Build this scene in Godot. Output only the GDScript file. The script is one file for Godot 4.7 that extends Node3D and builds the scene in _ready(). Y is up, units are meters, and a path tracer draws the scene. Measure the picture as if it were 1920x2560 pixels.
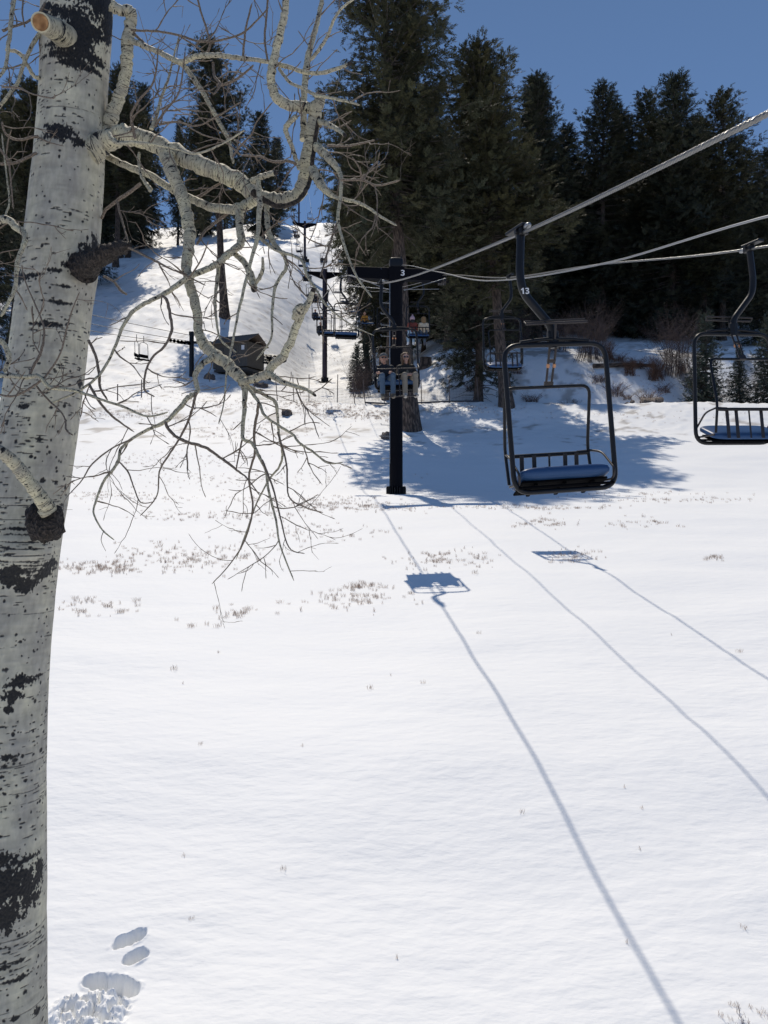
extends Node3D
# A chairlift above a snow slope, seen past an aspen. Units are metres, y up, the view runs along -z.
# at(x, y, d) turns a place in the photograph (1920 x 2560) and a distance into a point of the world.
const F := 2000.0
const HZ := 1300.0
const CAM := 4.5
var mats := {}
var rng := RandomNumberGenerator.new()
var nz := FastNoiseLite.new()
var nz2 := FastNoiseLite.new()
var prof_l := PackedFloat32Array()
var prof_r := PackedFloat32Array()
var names_used := {}

class MB:
	var v := PackedVector3Array()
	var n := PackedVector3Array()
	var uv := PackedVector2Array()
	var c := PackedColorArray()
	var ix := PackedInt32Array()
	var tint := Color.WHITE
	var colored := false
	func vert(p: Vector3, nn: Vector3, t := Vector2.ZERO) -> int:
		v.append(p); n.append(nn); uv.append(t)
		if colored: c.append(tint)
		return v.size() - 1
	func tri(a: int, b: int, d: int) -> void:
		var g := (v[b] - v[a]).cross(v[d] - v[a])
		if g.dot(n[a] + n[b] + n[d]) > 0.0:
			ix.append(a); ix.append(d); ix.append(b)
		else:
			ix.append(a); ix.append(b); ix.append(d)
	func quad(a: int, b: int, d: int, e: int) -> void:
		tri(a, b, d); tri(a, d, e)
	func flat_poly(pts: Array, out: Vector3) -> void:
		var f := vert(pts[0], out, Vector2(pts[0].x, pts[0].y))
		for i in range(1, pts.size()): vert(pts[i], out, Vector2(pts[i].x, pts[i].y))
		for i in range(1, pts.size() - 1): tri(f, f + i, f + i + 1)
	func tube(pts: PackedVector3Array, r: PackedFloat32Array, sides := 8, cap := true, uscale := 1.0, flatten := 1.0) -> void:
		var m := pts.size()
		if m < 2: return
		var t := (pts[1] - pts[0]).normalized()
		var up := Vector3.UP if absf(t.y) < 0.9 else Vector3.RIGHT
		var x := t.cross(up).normalized()
		var base := v.size()
		var run := 0.0
		for i in m:
			var nt := (pts[mini(i + 1, m - 1)] - pts[maxi(i - 1, 0)]).normalized()
			if nt.length_squared() < 0.5: nt = t
			x = (x - nt * x.dot(nt)).normalized()
			t = nt
			var y := t.cross(x)
			if i > 0: run += pts[i].distance_to(pts[i - 1])
			var sl := 0.0
			if m > 2: sl = (r[maxi(i - 1, 0)] - r[mini(i + 1, m - 1)]) / maxf(0.0001, pts[mini(i + 1, m - 1)].distance_to(pts[maxi(i - 1, 0)]))
			for j in sides + 1:
				var a := TAU * j / sides
				var d := x * cos(a) * flatten + y * sin(a)
				var nn := (x * cos(a) + y * sin(a) * flatten + t * sl).normalized()
				vert(pts[i] + d * r[i], nn, Vector2(float(j) / sides * uscale, run))
		for i in m - 1:
			for j in sides:
				var a0 := base + i * (sides + 1) + j
				quad(a0, a0 + 1, a0 + sides + 2, a0 + sides + 1)
		if cap:
			for e in 2:
				var i0: int = base if e == 0 else base + (m - 1) * (sides + 1)
				var o: Vector3 = (pts[0] - pts[1]).normalized() if e == 0 else (pts[m - 1] - pts[m - 2]).normalized()
				var cc := vert(pts[0] if e == 0 else pts[m - 1], o)
				var f := v.size()
				for j in sides + 1: vert(v[i0 + j], o)
				for j in sides: tri(cc, f + j, f + j + 1)
	func rod(a: Vector3, b: Vector3, ra: float, rb := -1.0, sides := 8) -> void:
		tube(PackedVector3Array([a, b]), PackedFloat32Array([ra, ra if rb < 0.0 else rb]), sides)
	func pipe(pts: Array, r: float, sides := 8) -> void:
		var p := PackedVector3Array(pts)
		var rr := PackedFloat32Array()
		rr.resize(p.size())
		rr.fill(r)
		tube(p, rr, sides)
	func box(ce: Vector3, size: Vector3, ba := Basis.IDENTITY, ch := 0.0) -> void:
		var h := size * 0.5
		ch = minf(ch, minf(h.x, minf(h.y, h.z)) * 0.6)
		var ax := [Vector3.RIGHT, Vector3.UP, Vector3.BACK]
		for k in 3:
			var u: Vector3 = ax[(k + 1) % 3]
			var w: Vector3 = ax[(k + 2) % 3]
			var hu := h[(k + 1) % 3] - ch
			var hw := h[(k + 2) % 3] - ch
			for s in [-1.0, 1.0]:
				var o: Vector3 = ax[k] * s
				var q := []
				for e in [[-1, -1], [1, -1], [1, 1], [-1, 1]]:
					q.append(ce + ba * (o * h[k] + u * hu * e[0] + w * hw * e[1]))
				flat_poly(q, ba * o)
			if ch > 0.0:
				for su in [-1.0, 1.0]:
					for sw in [-1.0, 1.0]:
						var q2 := []
						for e in [-1.0, 1.0]:
							q2.append(ce + ba * (u * su * h[(k + 1) % 3] + w * sw * hw + ax[k] * e * (h[k] - ch)))
						for e in [1.0, -1.0]:
							q2.append(ce + ba * (u * su * hu + w * sw * h[(k + 2) % 3] + ax[k] * e * (h[k] - ch)))
						flat_poly(q2, ba * (u * su + w * sw).normalized())
		if ch > 0.0:
			for sx in [-1.0, 1.0]:
				for sy in [-1.0, 1.0]:
					for sz in [-1.0, 1.0]:
						var s := Vector3(sx, sy, sz)
						flat_poly([ce + ba * (s * Vector3(h.x, h.y - ch, h.z - ch)), ce + ba * (s * Vector3(h.x - ch, h.y, h.z - ch)), ce + ba * (s * Vector3(h.x - ch, h.y - ch, h.z))], ba * s.normalized())
	func superell(ce: Vector3, size: Vector3, e1: float, e2: float, ba := Basis.IDENTITY, nu := 20, nv := 12, v0 := -1.0, v1 := 1.0) -> void:
		var base := v.size()
		for i in nv + 1:
			var la := lerpf(v0, v1, float(i) / nv) * PI * 0.5
			for j in nu + 1:
				var lo := TAU * j / nu
				var cl := spow(cos(la), e1)
				var p := Vector3(cl * spow(cos(lo), e2), spow(sin(la), e1), cl * spow(sin(lo), e2))
				var cn := spow(cos(la), 2.0 - e1)
				var nn := Vector3(cn * spow(cos(lo), 2.0 - e2) / size.x, spow(sin(la), 2.0 - e1) / size.y, cn * spow(sin(lo), 2.0 - e2) / size.z)
				vert(ce + ba * (p * size), (ba * nn).normalized(), Vector2(float(j) / nu, float(i) / nv))
		for i in nv:
			for j in nu:
				var a0 := base + i * (nu + 1) + j
				quad(a0, a0 + 1, a0 + nu + 2, a0 + nu + 1)
	static func spow(x: float, e: float) -> float:
		return signf(x) * pow(absf(x), e)
	func mesh() -> ArrayMesh:
		var a := []
		a.resize(Mesh.ARRAY_MAX)
		a[Mesh.ARRAY_VERTEX] = v
		a[Mesh.ARRAY_NORMAL] = n
		a[Mesh.ARRAY_TEX_UV] = uv
		if colored: a[Mesh.ARRAY_COLOR] = c
		if ix.size() > 0: a[Mesh.ARRAY_INDEX] = ix
		var m := ArrayMesh.new()
		m.add_surface_from_arrays(Mesh.PRIMITIVE_TRIANGLES, a)
		return m

func at(px: float, py: float, d: float) -> Vector3:
	return Vector3((px - 960.0) / F * d, CAM + (HZ - py) / F * d, -d)

func numbered(called: String) -> String:
	var k: int = names_used.get(called, 0)
	names_used[called] = k + 1
	return called if k == 0 else "%s_%03d" % [called, k]

func tag(o: Node, label: String, category: String, group := "") -> Node:
	o.set_meta("label", label)
	o.set_meta("category", category)
	if group: o.set_meta("group", group)
	return o

func thing(called: String, label: String, category: String, pos := Vector3.ZERO, turn := 0.0, group := "") -> Node3D:
	var o := Node3D.new()
	o.name = numbered(called)
	add_child(o)
	o.position = pos
	o.rotation.y = turn
	tag(o, label, category, group)
	return o

func part(called: String, m: MB, mat: Material, parent: Node, stuff := false) -> MeshInstance3D:
	return part_mesh(called, m.mesh(), mat, parent, stuff)

func part_mesh(called: String, m: Mesh, mat: Material, parent: Node, stuff := false) -> MeshInstance3D:
	var o := MeshInstance3D.new()
	o.mesh = m
	o.material_override = mat
	if parent == self:
		o.name = numbered(called)
	else:
		var k := 0
		var nm := called
		while parent.has_node(NodePath(nm)):
			k += 1
			nm = "%s_%03d" % [called, k]
		o.name = nm
	parent.add_child(o)
	if stuff: o.set_meta("kind", "stuff")
	return o

func copy(o: Node3D, label: String, group := "") -> Node3D:
	var d: Node3D = o.duplicate()
	var base := String(o.name)
	var cut := base.length() - 4
	if cut > 0 and base[cut] == "_" and base.substr(cut + 1).is_valid_int(): base = base.substr(0, cut)
	d.name = numbered(base)
	add_child(d)
	d.set_meta("label", label)
	if group: d.set_meta("group", group)
	return d

func lin(r: float, g: float, b: float) -> Color:
	return Color(r, g, b).linear_to_srgb()

func mat(called: String, col: Color, rough := 0.7, metal := 0.0) -> StandardMaterial3D:
	var m := StandardMaterial3D.new()
	m.resource_name = called
	m.albedo_color = col
	m.roughness = rough
	m.metallic = metal
	mats[called] = m
	return m

func noise_tex(freq: float, size: int, oct := 4, normal := false, strength := 4.0, seed_ := 1, ramp: Gradient = null, cellular := false) -> NoiseTexture2D:
	var f := FastNoiseLite.new()
	f.noise_type = FastNoiseLite.TYPE_CELLULAR if cellular else FastNoiseLite.TYPE_SIMPLEX_SMOOTH
	f.frequency = freq
	f.fractal_octaves = oct
	f.seed = seed_
	var t := NoiseTexture2D.new()
	t.width = size
	t.height = size
	t.seamless = true
	t.noise = f
	t.as_normal_map = normal
	t.bump_strength = strength
	if ramp: t.color_ramp = ramp
	return t

func ramp2(a: Color, b: Color, p0 := 0.3, p1 := 0.7) -> Gradient:
	var g := Gradient.new()
	g.set_offset(0, p0); g.set_color(0, a)
	g.set_offset(1, p1); g.set_color(1, b)
	return g

func hermite(pts: Array, z: float) -> float:
	var n := pts.size()
	if z <= pts[0].x: return pts[0].y + (z - pts[0].x) * (pts[1].y - pts[0].y) / (pts[1].x - pts[0].x)
	if z >= pts[n - 1].x: return pts[n - 1].y + (z - pts[n - 1].x) * (pts[n - 1].y - pts[n - 2].y) / (pts[n - 1].x - pts[n - 2].x)
	var i := 0
	while z > pts[i + 1].x: i += 1
	var h: float = pts[i + 1].x - pts[i].x
	var s: float = (pts[i + 1].y - pts[i].y) / h
	var s0: float = (pts[i].y - pts[i - 1].y) / (pts[i].x - pts[i - 1].x) if i > 0 else s
	var s1: float = (pts[i + 2].y - pts[i + 1].y) / (pts[i + 2].x - pts[i + 1].x) if i + 2 < n else s
	var m0 := (s0 + s) * 0.5
	var m1 := (s1 + s) * 0.5
	var t: float = (z - pts[i].x) / h
	var t2 := t * t
	var t3 := t2 * t
	return (2 * t3 - 3 * t2 + 1) * pts[i].y + (t3 - 2 * t2 + t) * h * m0 + (3 * t2 - 2 * t3) * pts[i + 1].y + (t3 - t2) * h * m1

func vs(a: Array) -> Array:   # flat list of numbers to a list of Vector2
	var o := []
	for i in range(0, a.size(), 2): o.append(Vector2(a[i], a[i + 1]))
	return o

func smooth_path(p: PackedVector3Array, r: PackedFloat32Array, sub: int) -> Array:
	var q := PackedVector3Array()
	var s := PackedFloat32Array()
	var n := p.size()
	for i in n - 1:
		var a := p[maxi(i - 1, 0)]
		var d := p[mini(i + 2, n - 1)]
		for k in sub:
			var t := float(k) / sub
			q.append(p[i].cubic_interpolate(p[i + 1], a, d, t))
			s.append(lerpf(r[i], r[i + 1], t))
	q.append(p[n - 1])
	s.append(r[n - 1])
	return [q, s]

func fillet(p: Array, rad: float, closed := false, seg := 5) -> Array:
	var o := []
	var n := p.size()
	for i in n:
		if not closed and (i == 0 or i == n - 1):
			o.append(p[i])
			continue
		var a: Vector3 = p[(i - 1 + n) % n]
		var b: Vector3 = p[i]
		var d: Vector3 = p[(i + 1) % n]
		var r := minf(rad, minf(a.distance_to(b), b.distance_to(d)) * 0.48)
		var s: Vector3 = b + (a - b).normalized() * r
		var e: Vector3 = b + (d - b).normalized() * r
		for k in seg + 1:
			var t := float(k) / seg
			o.append(s.lerp(b, t).lerp(b.lerp(e, t), t))
	if closed: o.append(o[0])
	return o

# ---------------------------------------------------------------- the ground
const PRINTS := [  # footprints in the near snow: x, z, half length, half width, turn, depth
	[-2.05, 6.50, 0.135, 0.062, 0.55, 0.2], [-1.95, 6.33, 0.10, 0.068, 0.75, 0.22], [-2.19, 6.10, 0.085, 0.085, 1.2, 0.26], [-1.99, 6.04, 0.17, 0.10, -0.4, 0.26]]

func table(pts: Array) -> PackedFloat32Array:
	var o := PackedFloat32Array()
	for i in 6000: o.append(hermite(pts, -60.0 + i * 0.1))
	return o

func ground(x: float, z: float, fine := true) -> float:
	var k := clampf((z + 60.0) * 10.0, 0.0, 5998.0)
	var i := int(k)
	var f := k - i
	var w := smoothstep(-3.0, 7.0, x)
	var y := lerpf(lerpf(prof_l[i], prof_l[i + 1], f), lerpf(prof_r[i], prof_r[i + 1], f), w)
	if x < -8.0:
		y += smoothstep(-8.0, -21.0, x) * 7.0 * smoothstep(76.0, 104.0, z) * (1.0 - smoothstep(112.0, 165.0, z))
		y += smoothstep(-9.0, -15.0, x) * 0.9 * smoothstep(66.0, 80.0, z)
	y += smoothstep(-20.0, -160.0, x) * -9.0 * smoothstep(30.0, 160.0, z) + smoothstep(40.0, 220.0, x) * -14.0 * smoothstep(40.0, 160.0, z)
	y += nz2.get_noise_2d(x * 4.0, z * 4.0) * 0.22 * smoothstep(20.0, 60.0, z) + nz2.get_noise_2d(x * 9.0, z * 14.0) * 0.05
	if z > 100.0: y += nz2.get_noise_2d(x * 1.6 + 70.0, z * 1.6) * 1.6 * smoothstep(100.0, 170.0, z)
	if fine and z >= 72.0: y += nz.get_noise_2d(x * 9.0, z * 8.0) * 0.22 + nz.get_noise_2d(x * 28.0, z * 22.0) * 0.10
	if fine and z < 72.0:
		var rough := smoothstep(-0.25, 0.35, nz2.get_noise_2d(x * 14.0 + 30.0, z * 22.0)) * 1.1
		y += nz.get_noise_2d(x * 9.0 + z * 4.0, z * 24.0) * 0.022 + nz.get_noise_2d(x * 16.0 + z * 5.0, z * 46.0) * 0.008 * rough + nz.get_noise_2d(x * 34.0 - z * 20.0, z * 110.0 + 40.0) * 0.006 * rough
		if z > 42.0: y += maxf(0.0, nz.get_noise_2d(x * 40.0, z * 50.0) - 0.1) * 0.16 * smoothstep(42.0, 52.0, z)
		if z < 6.8 and z > 4.4 and x < -1.4 and x > -3.2:
			var low := 0.0
			var chunk := nz.get_noise_2d(x * 420.0, z * 420.0)
			var rim := 0.0
			for p in PRINTS:
				var dx: float = x - p[0] + nz.get_noise_2d(x * 110.0, z * 110.0) * 0.02
				var dz: float = z - p[1] + nz.get_noise_2d(x * 110.0 + 900.0, z * 110.0) * 0.02 + nz.get_noise_2d(x * 520.0, z * 520.0) * 0.012
				var c := cos(p[4])
				var s := sin(p[4])
				var a: float = (dx * c + dz * s) / p[2]
				var b: float = (-dx * s + dz * c) / p[3]
				var d := sqrt(a * a + b * b)
				low = maxf(low, (p[5] * 0.72 * (1.0 + 0.3 * a) + (chunk * 0.09 + nz.get_noise_2d(x * 900.0, z * 900.0) * 0.03) * smoothstep(1.05, 0.6, d)) * (1.0 - smoothstep(0.8, 1.08, d)))
				rim = maxf(rim, exp(-pow((d - 1.18) * 6.0, 2.0)) * maxf(0.0, nz.get_noise_2d(x * 130.0 + 50.0, z * 130.0)) * 0.035)
			y += rim - low
			var rub := smoothstep(5.98, 5.88, z + nz.get_noise_2d(x * 60.0, 7.0) * 0.1) * smoothstep(-2.46, -2.30, x) * smoothstep(-1.80, -1.96, x)
			if rub > 0.0:   # trodden snow thrown up in lumps
				var lump := nz.get_noise_2d(x * 300.0, z * 300.0)
				var lump2 := nz.get_noise_2d(x * 560.0 + 70.0, z * 560.0)
				y += rub * (smoothstep(-0.3, 0.3, lump) * 0.065 + smoothstep(-0.35, 0.35, lump2) * 0.028 - smoothstep(0.05, 0.3, -lump) * 0.05 + nz.get_noise_2d(x * 900.0, z * 900.0) * 0.012)
	return y + CAM

func grid(m: MB, x0: float, x1: float, z0: float, z1: float, nx: int, nzz: int, hole := Rect2()) -> void:
	var base := m.v.size()
	var dx := (x1 - x0) / nx
	var dz := (z1 - z0) / nzz
	var h := PackedFloat32Array()
	h.resize((nx + 3) * (nzz + 3))
	for j in nzz + 3:
		for i in nx + 3:
			h[j * (nx + 3) + i] = ground(x0 + (i - 1) * dx, z0 + (j - 1) * dz)
	for j in nzz + 1:
		for i in nx + 1:
			var k := (j + 1) * (nx + 3) + i + 1
			var x := x0 + i * dx
			var z := z0 + j * dz
			var nn := Vector3(-(h[k + 1] - h[k - 1]) / (2.0 * dx), 1.0, (h[k + nx + 3] - h[k - nx - 3]) / (2.0 * dz)).normalized()
			m.v.append(Vector3(x, h[k], -z))
			m.n.append(nn)
			m.uv.append(Vector2(x, z))
			m.c.append(soil(x, z))
	for j in nzz:
		for i in nx:
			var xx := x0 + (i + 0.5) * dx
			var zz := z0 + (j + 0.5) * dz
			if hole.has_area() and hole.has_point(Vector2(xx, zz)): continue
			var a := base + j * (nx + 1) + i
			m.ix.append_array(PackedInt32Array([a, a + nx + 1, a + nx + 2, a, a + nx + 2, a + 1]))
	# a short skirt hangs from the rim of each tile so that tiles of unlike fineness meet without a gap
	var rim := []
	for i in nx + 1: rim.append(base + i)
	for j in range(1, nzz + 1): rim.append(base + j * (nx + 1) + nx)
	for i in range(nx - 1, -1, -1): rim.append(base + nzz * (nx + 1) + i)
	for j in range(nzz - 1, -1, -1): rim.append(base + j * (nx + 1))
	var sk := m.v.size()
	for q in rim:
		m.v.append(m.v[q] - Vector3(0, dx * 1.2 + 0.02, 0)); m.n.append(m.n[q]); m.uv.append(m.uv[q]); m.c.append(m.c[q])
	for q in rim.size() - 1:
		m.ix.append_array(PackedInt32Array([rim[q], rim[q + 1], sk + q + 1, rim[q], sk + q + 1, sk + q]))

func soil(x: float, z: float) -> Color:
	# bare earth and flattened grass showing through thin snow
	var snow := Color(0.912, 0.915, 0.908)
	if z < 33.0: return snow
	var p := 0.0
	var a := nz.get_noise_2d(x * 9.0, z * 7.0) + nz.get_noise_2d(x * 31.0, z * 26.0) * 0.6
	if z > 44.0 and z < 72.0 and x > -20.0:
		p = smoothstep(0.34, 0.62, a + 0.18 * exp(-pow((z - 52.5) / 5.0, 2.0)) * smoothstep(4.0, -1.0, x) + 0.25 * smoothstep(61.5, 66.0, z) * smoothstep(2.0, 6.0, x))
	elif z >= 72.0:
		p = smoothstep(0.30, 0.55, nz.get_noise_2d(x * 44.0, z * 26.0) + a * 0.35 + 0.25 * smoothstep(2.0, 6.0, x) * smoothstep(140.0, 90.0, z)) * 0.75
	return snow.lerp(Color(0.19, 0.14, 0.09), p * 0.55)

func build_ground() -> void:
	var pl := vs([-60, -9, -25, -6.8, 0, -4.5, 3, -4.15, 5.5, -3.61, 7.7, -3.04, 9.2, -2.6, 11.8, -2.08, 16.7, -1.17, 21, -0.4, 26, 0.48, 29, 0.85, 31.8, 1.04, 36, 1.9, 42, 3.6, 50, 5.75, 56, 8.1, 60, 8.9, 66, 10.2, 73, 11.9, 80, 13.4, 88, 15.0, 95, 16.2, 105, 20.5, 120, 29.5, 140, 43.5, 170, 60, 195, 71, 215, 74, 260, 70, 540, 30])
	var pr := vs([-60, -9, -25, -6.8, 0, -4.5, 3, -4.15, 5.5, -3.61, 7.7, -3.04, 9.2, -2.6, 11.8, -2.08, 16.7, -1.17, 21, -0.4, 26, 0.48, 29, 0.85, 31.8, 1.04, 36, 1.9, 42, 3.6, 50, 5.75, 56, 8.15, 61, 8.5, 64.5, 11.0, 68.5, 13.9, 78, 17, 88, 19.8, 100, 24, 120, 33, 140, 44, 170, 60, 195, 70, 215, 73, 260, 70, 540, 30])
	prof_l = table(pl)
	prof_r = table(pr)
	var m := MB.new()
	m.colored = true
	grid(m, -3.2, -1.4, 4.5, 6.9, 200, 260)
	grid(m, -6.0, 6.0, 3.0, 8.0, 240, 100, Rect2(-3.2, 4.5, 1.8, 2.4))
	grid(m, -9.0, 9.0, 8.0, 15.0, 240, 110)
	grid(m, -20.0, 20.0, 15.0, 34.0, 260, 150)
	grid(m, -34.0, 40.0, 34.0, 72.0, 280, 170)
	grid(m, -90.0, 60.0, 72.0, 210.0, 330, 330)
	grid(m, -300.0, 300.0, 210.0, 430.0, 120, 55)
	grid(m, -60.0, 60.0, -58.0, 3.0, 40, 30)
	for s in [-1.0, 1.0]:
		for q in [[6.0, 3.0, 8.0], [9.0, 8.0, 15.0], [20.0, 15.0, 34.0], [34.0 if s < 0 else 40.0, 34.0, 72.0], [90.0 if s < 0 else 60.0, 72.0, 210.0], [60.0, -58.0, 3.0]]:
			var a: float = q[0] * s
			var b: float = 700.0 * s
			var mid: float = a + 40.0 * s
			grid(m, minf(a, mid), maxf(a, mid), q[1], q[2], 40, 12)
			grid(m, minf(mid, b), maxf(mid, b), q[1], q[2], 24, 8)
		grid(m, 300.0 if s > 0 else -1200.0, 1200.0 if s > 0 else -300.0, 210.0, 430.0, 12, 12)
	var g := part("snow_ground", m, mats.snow, self)
	g.set_meta("kind", "structure")

# ---------------------------------------------------------------- materials
func build_mats() -> void:
	nz.noise_type = FastNoiseLite.TYPE_SIMPLEX_SMOOTH
	nz.frequency = 0.03
	nz.fractal_octaves = 3
	nz.seed = 11
	nz2.noise_type = FastNoiseLite.TYPE_SIMPLEX_SMOOTH
	nz2.frequency = 0.02
	nz2.fractal_octaves = 2
	nz2.seed = 5
	var s := mat("snow", Color.WHITE, 0.62)
	s.vertex_color_use_as_albedo = true
	s.metallic_specular = 0.35
	s.heightmap_enabled = true
	s.heightmap_texture = noise_tex(0.012, 1024, 5, false, 4.0, 3)
	s.heightmap_scale = 0.8
	s.normal_enabled = true
	s.normal_texture = noise_tex(0.05, 512, 4, true, 3.0, 9)
	s.normal_scale = 0.12
	s.uv1_scale = Vector3(0.2, 0.5, 1.0)
	var b := mat("fir_bark", Color.WHITE, 0.95)
	b.albedo_texture = noise_tex(0.03, 256, 4, false, 4.0, 21, ramp2(lin(0.035, 0.026, 0.021), lin(0.15, 0.11, 0.085)))
	b.heightmap_enabled = true
	b.heightmap_texture = noise_tex(0.03, 256, 4, false, 4.0, 21)
	b.heightmap_scale = 5.0
	b.uv1_scale = Vector3(1.0, 0.22, 1.0)
	var nd := mat("fir_needles", Color.WHITE, 0.75)
	nd.vertex_color_use_as_albedo = true
	nd.backlight_enabled = true
	nd.backlight = Color(0.3, 0.3, 0.3)
	nd.metallic_specular = 0.4
	mat("dead_wood", lin(0.12, 0.1, 0.085), 0.9)
	var st := mat("black_steel", lin(0.006, 0.0065, 0.0085), 0.42)
	st.metallic_specular = 0.4
	st.normal_enabled = true
	st.normal_texture = noise_tex(0.08, 128, 3, true, 2.0, 31)
	st.normal_scale = 0.12
	mat("worn_steel", lin(0.030, 0.024, 0.023), 0.45, 0.2)
	mat("tower_paint", lin(0.005, 0.005, 0.0075), 0.65).metallic_specular = 0.2
	mat("tower_purple", lin(0.035, 0.024, 0.036), 0.55)
	mat("galvanised", lin(0.27, 0.28, 0.29), 0.35, 0.75)
	mat("rope_wire", lin(0.20, 0.20, 0.195), 0.30, 0.8)
	var cu := mat("blue_vinyl", lin(0.026, 0.070, 0.17), 0.40)
	cu.metallic_specular = 0.3
	cu.normal_enabled = true
	cu.normal_texture = noise_tex(0.03, 128, 3, true, 3.0, 33)
	cu.normal_scale = 0.25
	mat("seat_shell", lin(0.005, 0.005, 0.006), 0.8).metallic_specular = 0.12
	mat("white_paint", lin(0.75, 0.75, 0.75), 0.6)
	mat("orange_paint", lin(0.55, 0.26, 0.12), 0.6)
	mat("rubber", lin(0.012, 0.012, 0.013), 0.8)
	mat("concrete", lin(0.2, 0.2, 0.2), 0.9)
	mat("hut_wall", lin(0.095, 0.085, 0.072), 0.85)
	mat("hut_trim", lin(0.06, 0.058, 0.055), 0.8)
	mat("hut_roof", lin(0.15, 0.115, 0.09), 0.85)
	var gl := mat("dark_glass", lin(0.01, 0.012, 0.015), 0.12)
	gl.metallic_specular = 0.6
	mat("post_wood", lin(0.13, 0.10, 0.09), 0.85)
	mat("netting", lin(0.06, 0.06, 0.07), 0.8)
	mat("dry_grass", lin(0.52, 0.39, 0.30), 0.85)
	mat("shrub_bark", lin(0.105, 0.075, 0.068), 0.85)
	mat("rust_shrub", lin(0.17, 0.09, 0.055), 0.85)
	var rk := mat("rock", Color.WHITE, 0.9)
	rk.albedo_texture = noise_tex(0.03, 128, 4, false, 4.0, 41, ramp2(lin(0.07, 0.055, 0.05), lin(0.2, 0.17, 0.15)))
	rk.uv1_triplanar = true
	var tw := mat("twig_bark", Color.WHITE, 0.75)
	tw.albedo_texture = noise_tex(0.06, 128, 3, false, 4.0, 61, ramp2(lin(0.085, 0.06, 0.042), lin(0.27, 0.215, 0.16), 0.25, 0.75))
	tw.uv1_scale = Vector3(1, 6, 1)
	mat("skin_and_cloth", Color.WHITE, 0.75).vertex_color_use_as_albedo = true
	bark_textures()

# dark marks are stamped on a bark picture; each is the bark's own colour
func bark_base(w: int, h: int, seed_: int, warm: float) -> Array:
	var im := Image.create_empty(w, h, false, Image.FORMAT_RGB8)
	var hm := Image.create_empty(w, h, false, Image.FORMAT_RGB8)
	var f := FastNoiseLite.new()
	f.seed = seed_
	f.frequency = 0.02
	f.fractal_octaves = 3
	for y in h:
		for x in w:
			var a := TAU * x / w
			var p := Vector3(cos(a) * w / TAU, sin(a) * w / TAU, y)
			var g := f.get_noise_3d(p.x * 0.6, p.y * 0.6, p.z * 0.45)
			var l := f.get_noise_3d(p.x * 0.5, p.y * 0.5, p.z * 4.0 + 300.0)
			var q := f.get_noise_3d(p.x * 4.0, p.y * 4.0, p.z * 3.0 + 900.0)
			var t := 0.67 + g * 0.13 + l * 0.075 + q * 0.07
			im.set_pixel(x, y, Color(t * (1.03 + 0.012 * warm), t * (1.005 + 0.002 * warm), t * (0.93 - 0.035 * warm) - g * 0.03))
			var hh := 0.62 + l * 0.16 + q * 0.10
			hm.set_pixel(x, y, Color(hh, hh, hh))
	return [im, hm, f]

func stamp(b: Array, cx: float, cy: float, rx: float, ry: float, rag := 0.5, dark := 1.0, bend := 0.0, lift := 0.3) -> void:
	var im: Image = b[0]
	var hm: Image = b[1]
	var f: FastNoiseLite = b[2]
	var w := im.get_width()
	var h := im.get_height()
	var ex := 1.0 + rag
	for y in range(maxi(0, int(cy - ry * ex - absf(bend))), mini(h, int(cy + ry * ex + absf(bend)) + 2)):
		for x in range(int(cx - rx * ex), int(cx + rx * ex) + 2):
			var u := (x - cx) / rx
			var v := (y - cy - bend * u * u) / ry
			var d := (1.0 - pow(absf(u), 1.2) - absf(v) if rx > ry * 1.4 and rx > 9.0 else 1.0 - sqrt(u * u + v * v)) + f.get_noise_3d(x * 7.0, y * 7.0, cx) * rag * 1.5 + f.get_noise_3d(x * 2.2, y * 3.2, cy) * rag
			if d <= 0.0: continue
			var k := clampf(d * maxf(minf(rx, ry) * 0.7, 1.9), 0.0, 1.0) * dark
			var xi := posmod(x, w)
			var grain := 0.065 + 0.08 * f.get_noise_3d(x * 9.0, y * 13.0, 5.0) + 0.30 * maxf(0.0, f.get_noise_3d(x * 5.0, y * 8.0, 40.0) - 0.33)
			var o := im.get_pixel(xi, y)
			im.set_pixel(xi, y, o.lerp(Color(grain * 1.06, grain, grain * 0.99), k))
			var hv := lerpf(hm.get_pixel(xi, y).r, lift + 0.35 * f.get_noise_3d(x * 9.0, y * 9.0, 2.0), k)
			hm.set_pixel(xi, y, Color(hv, hv, hv))

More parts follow.
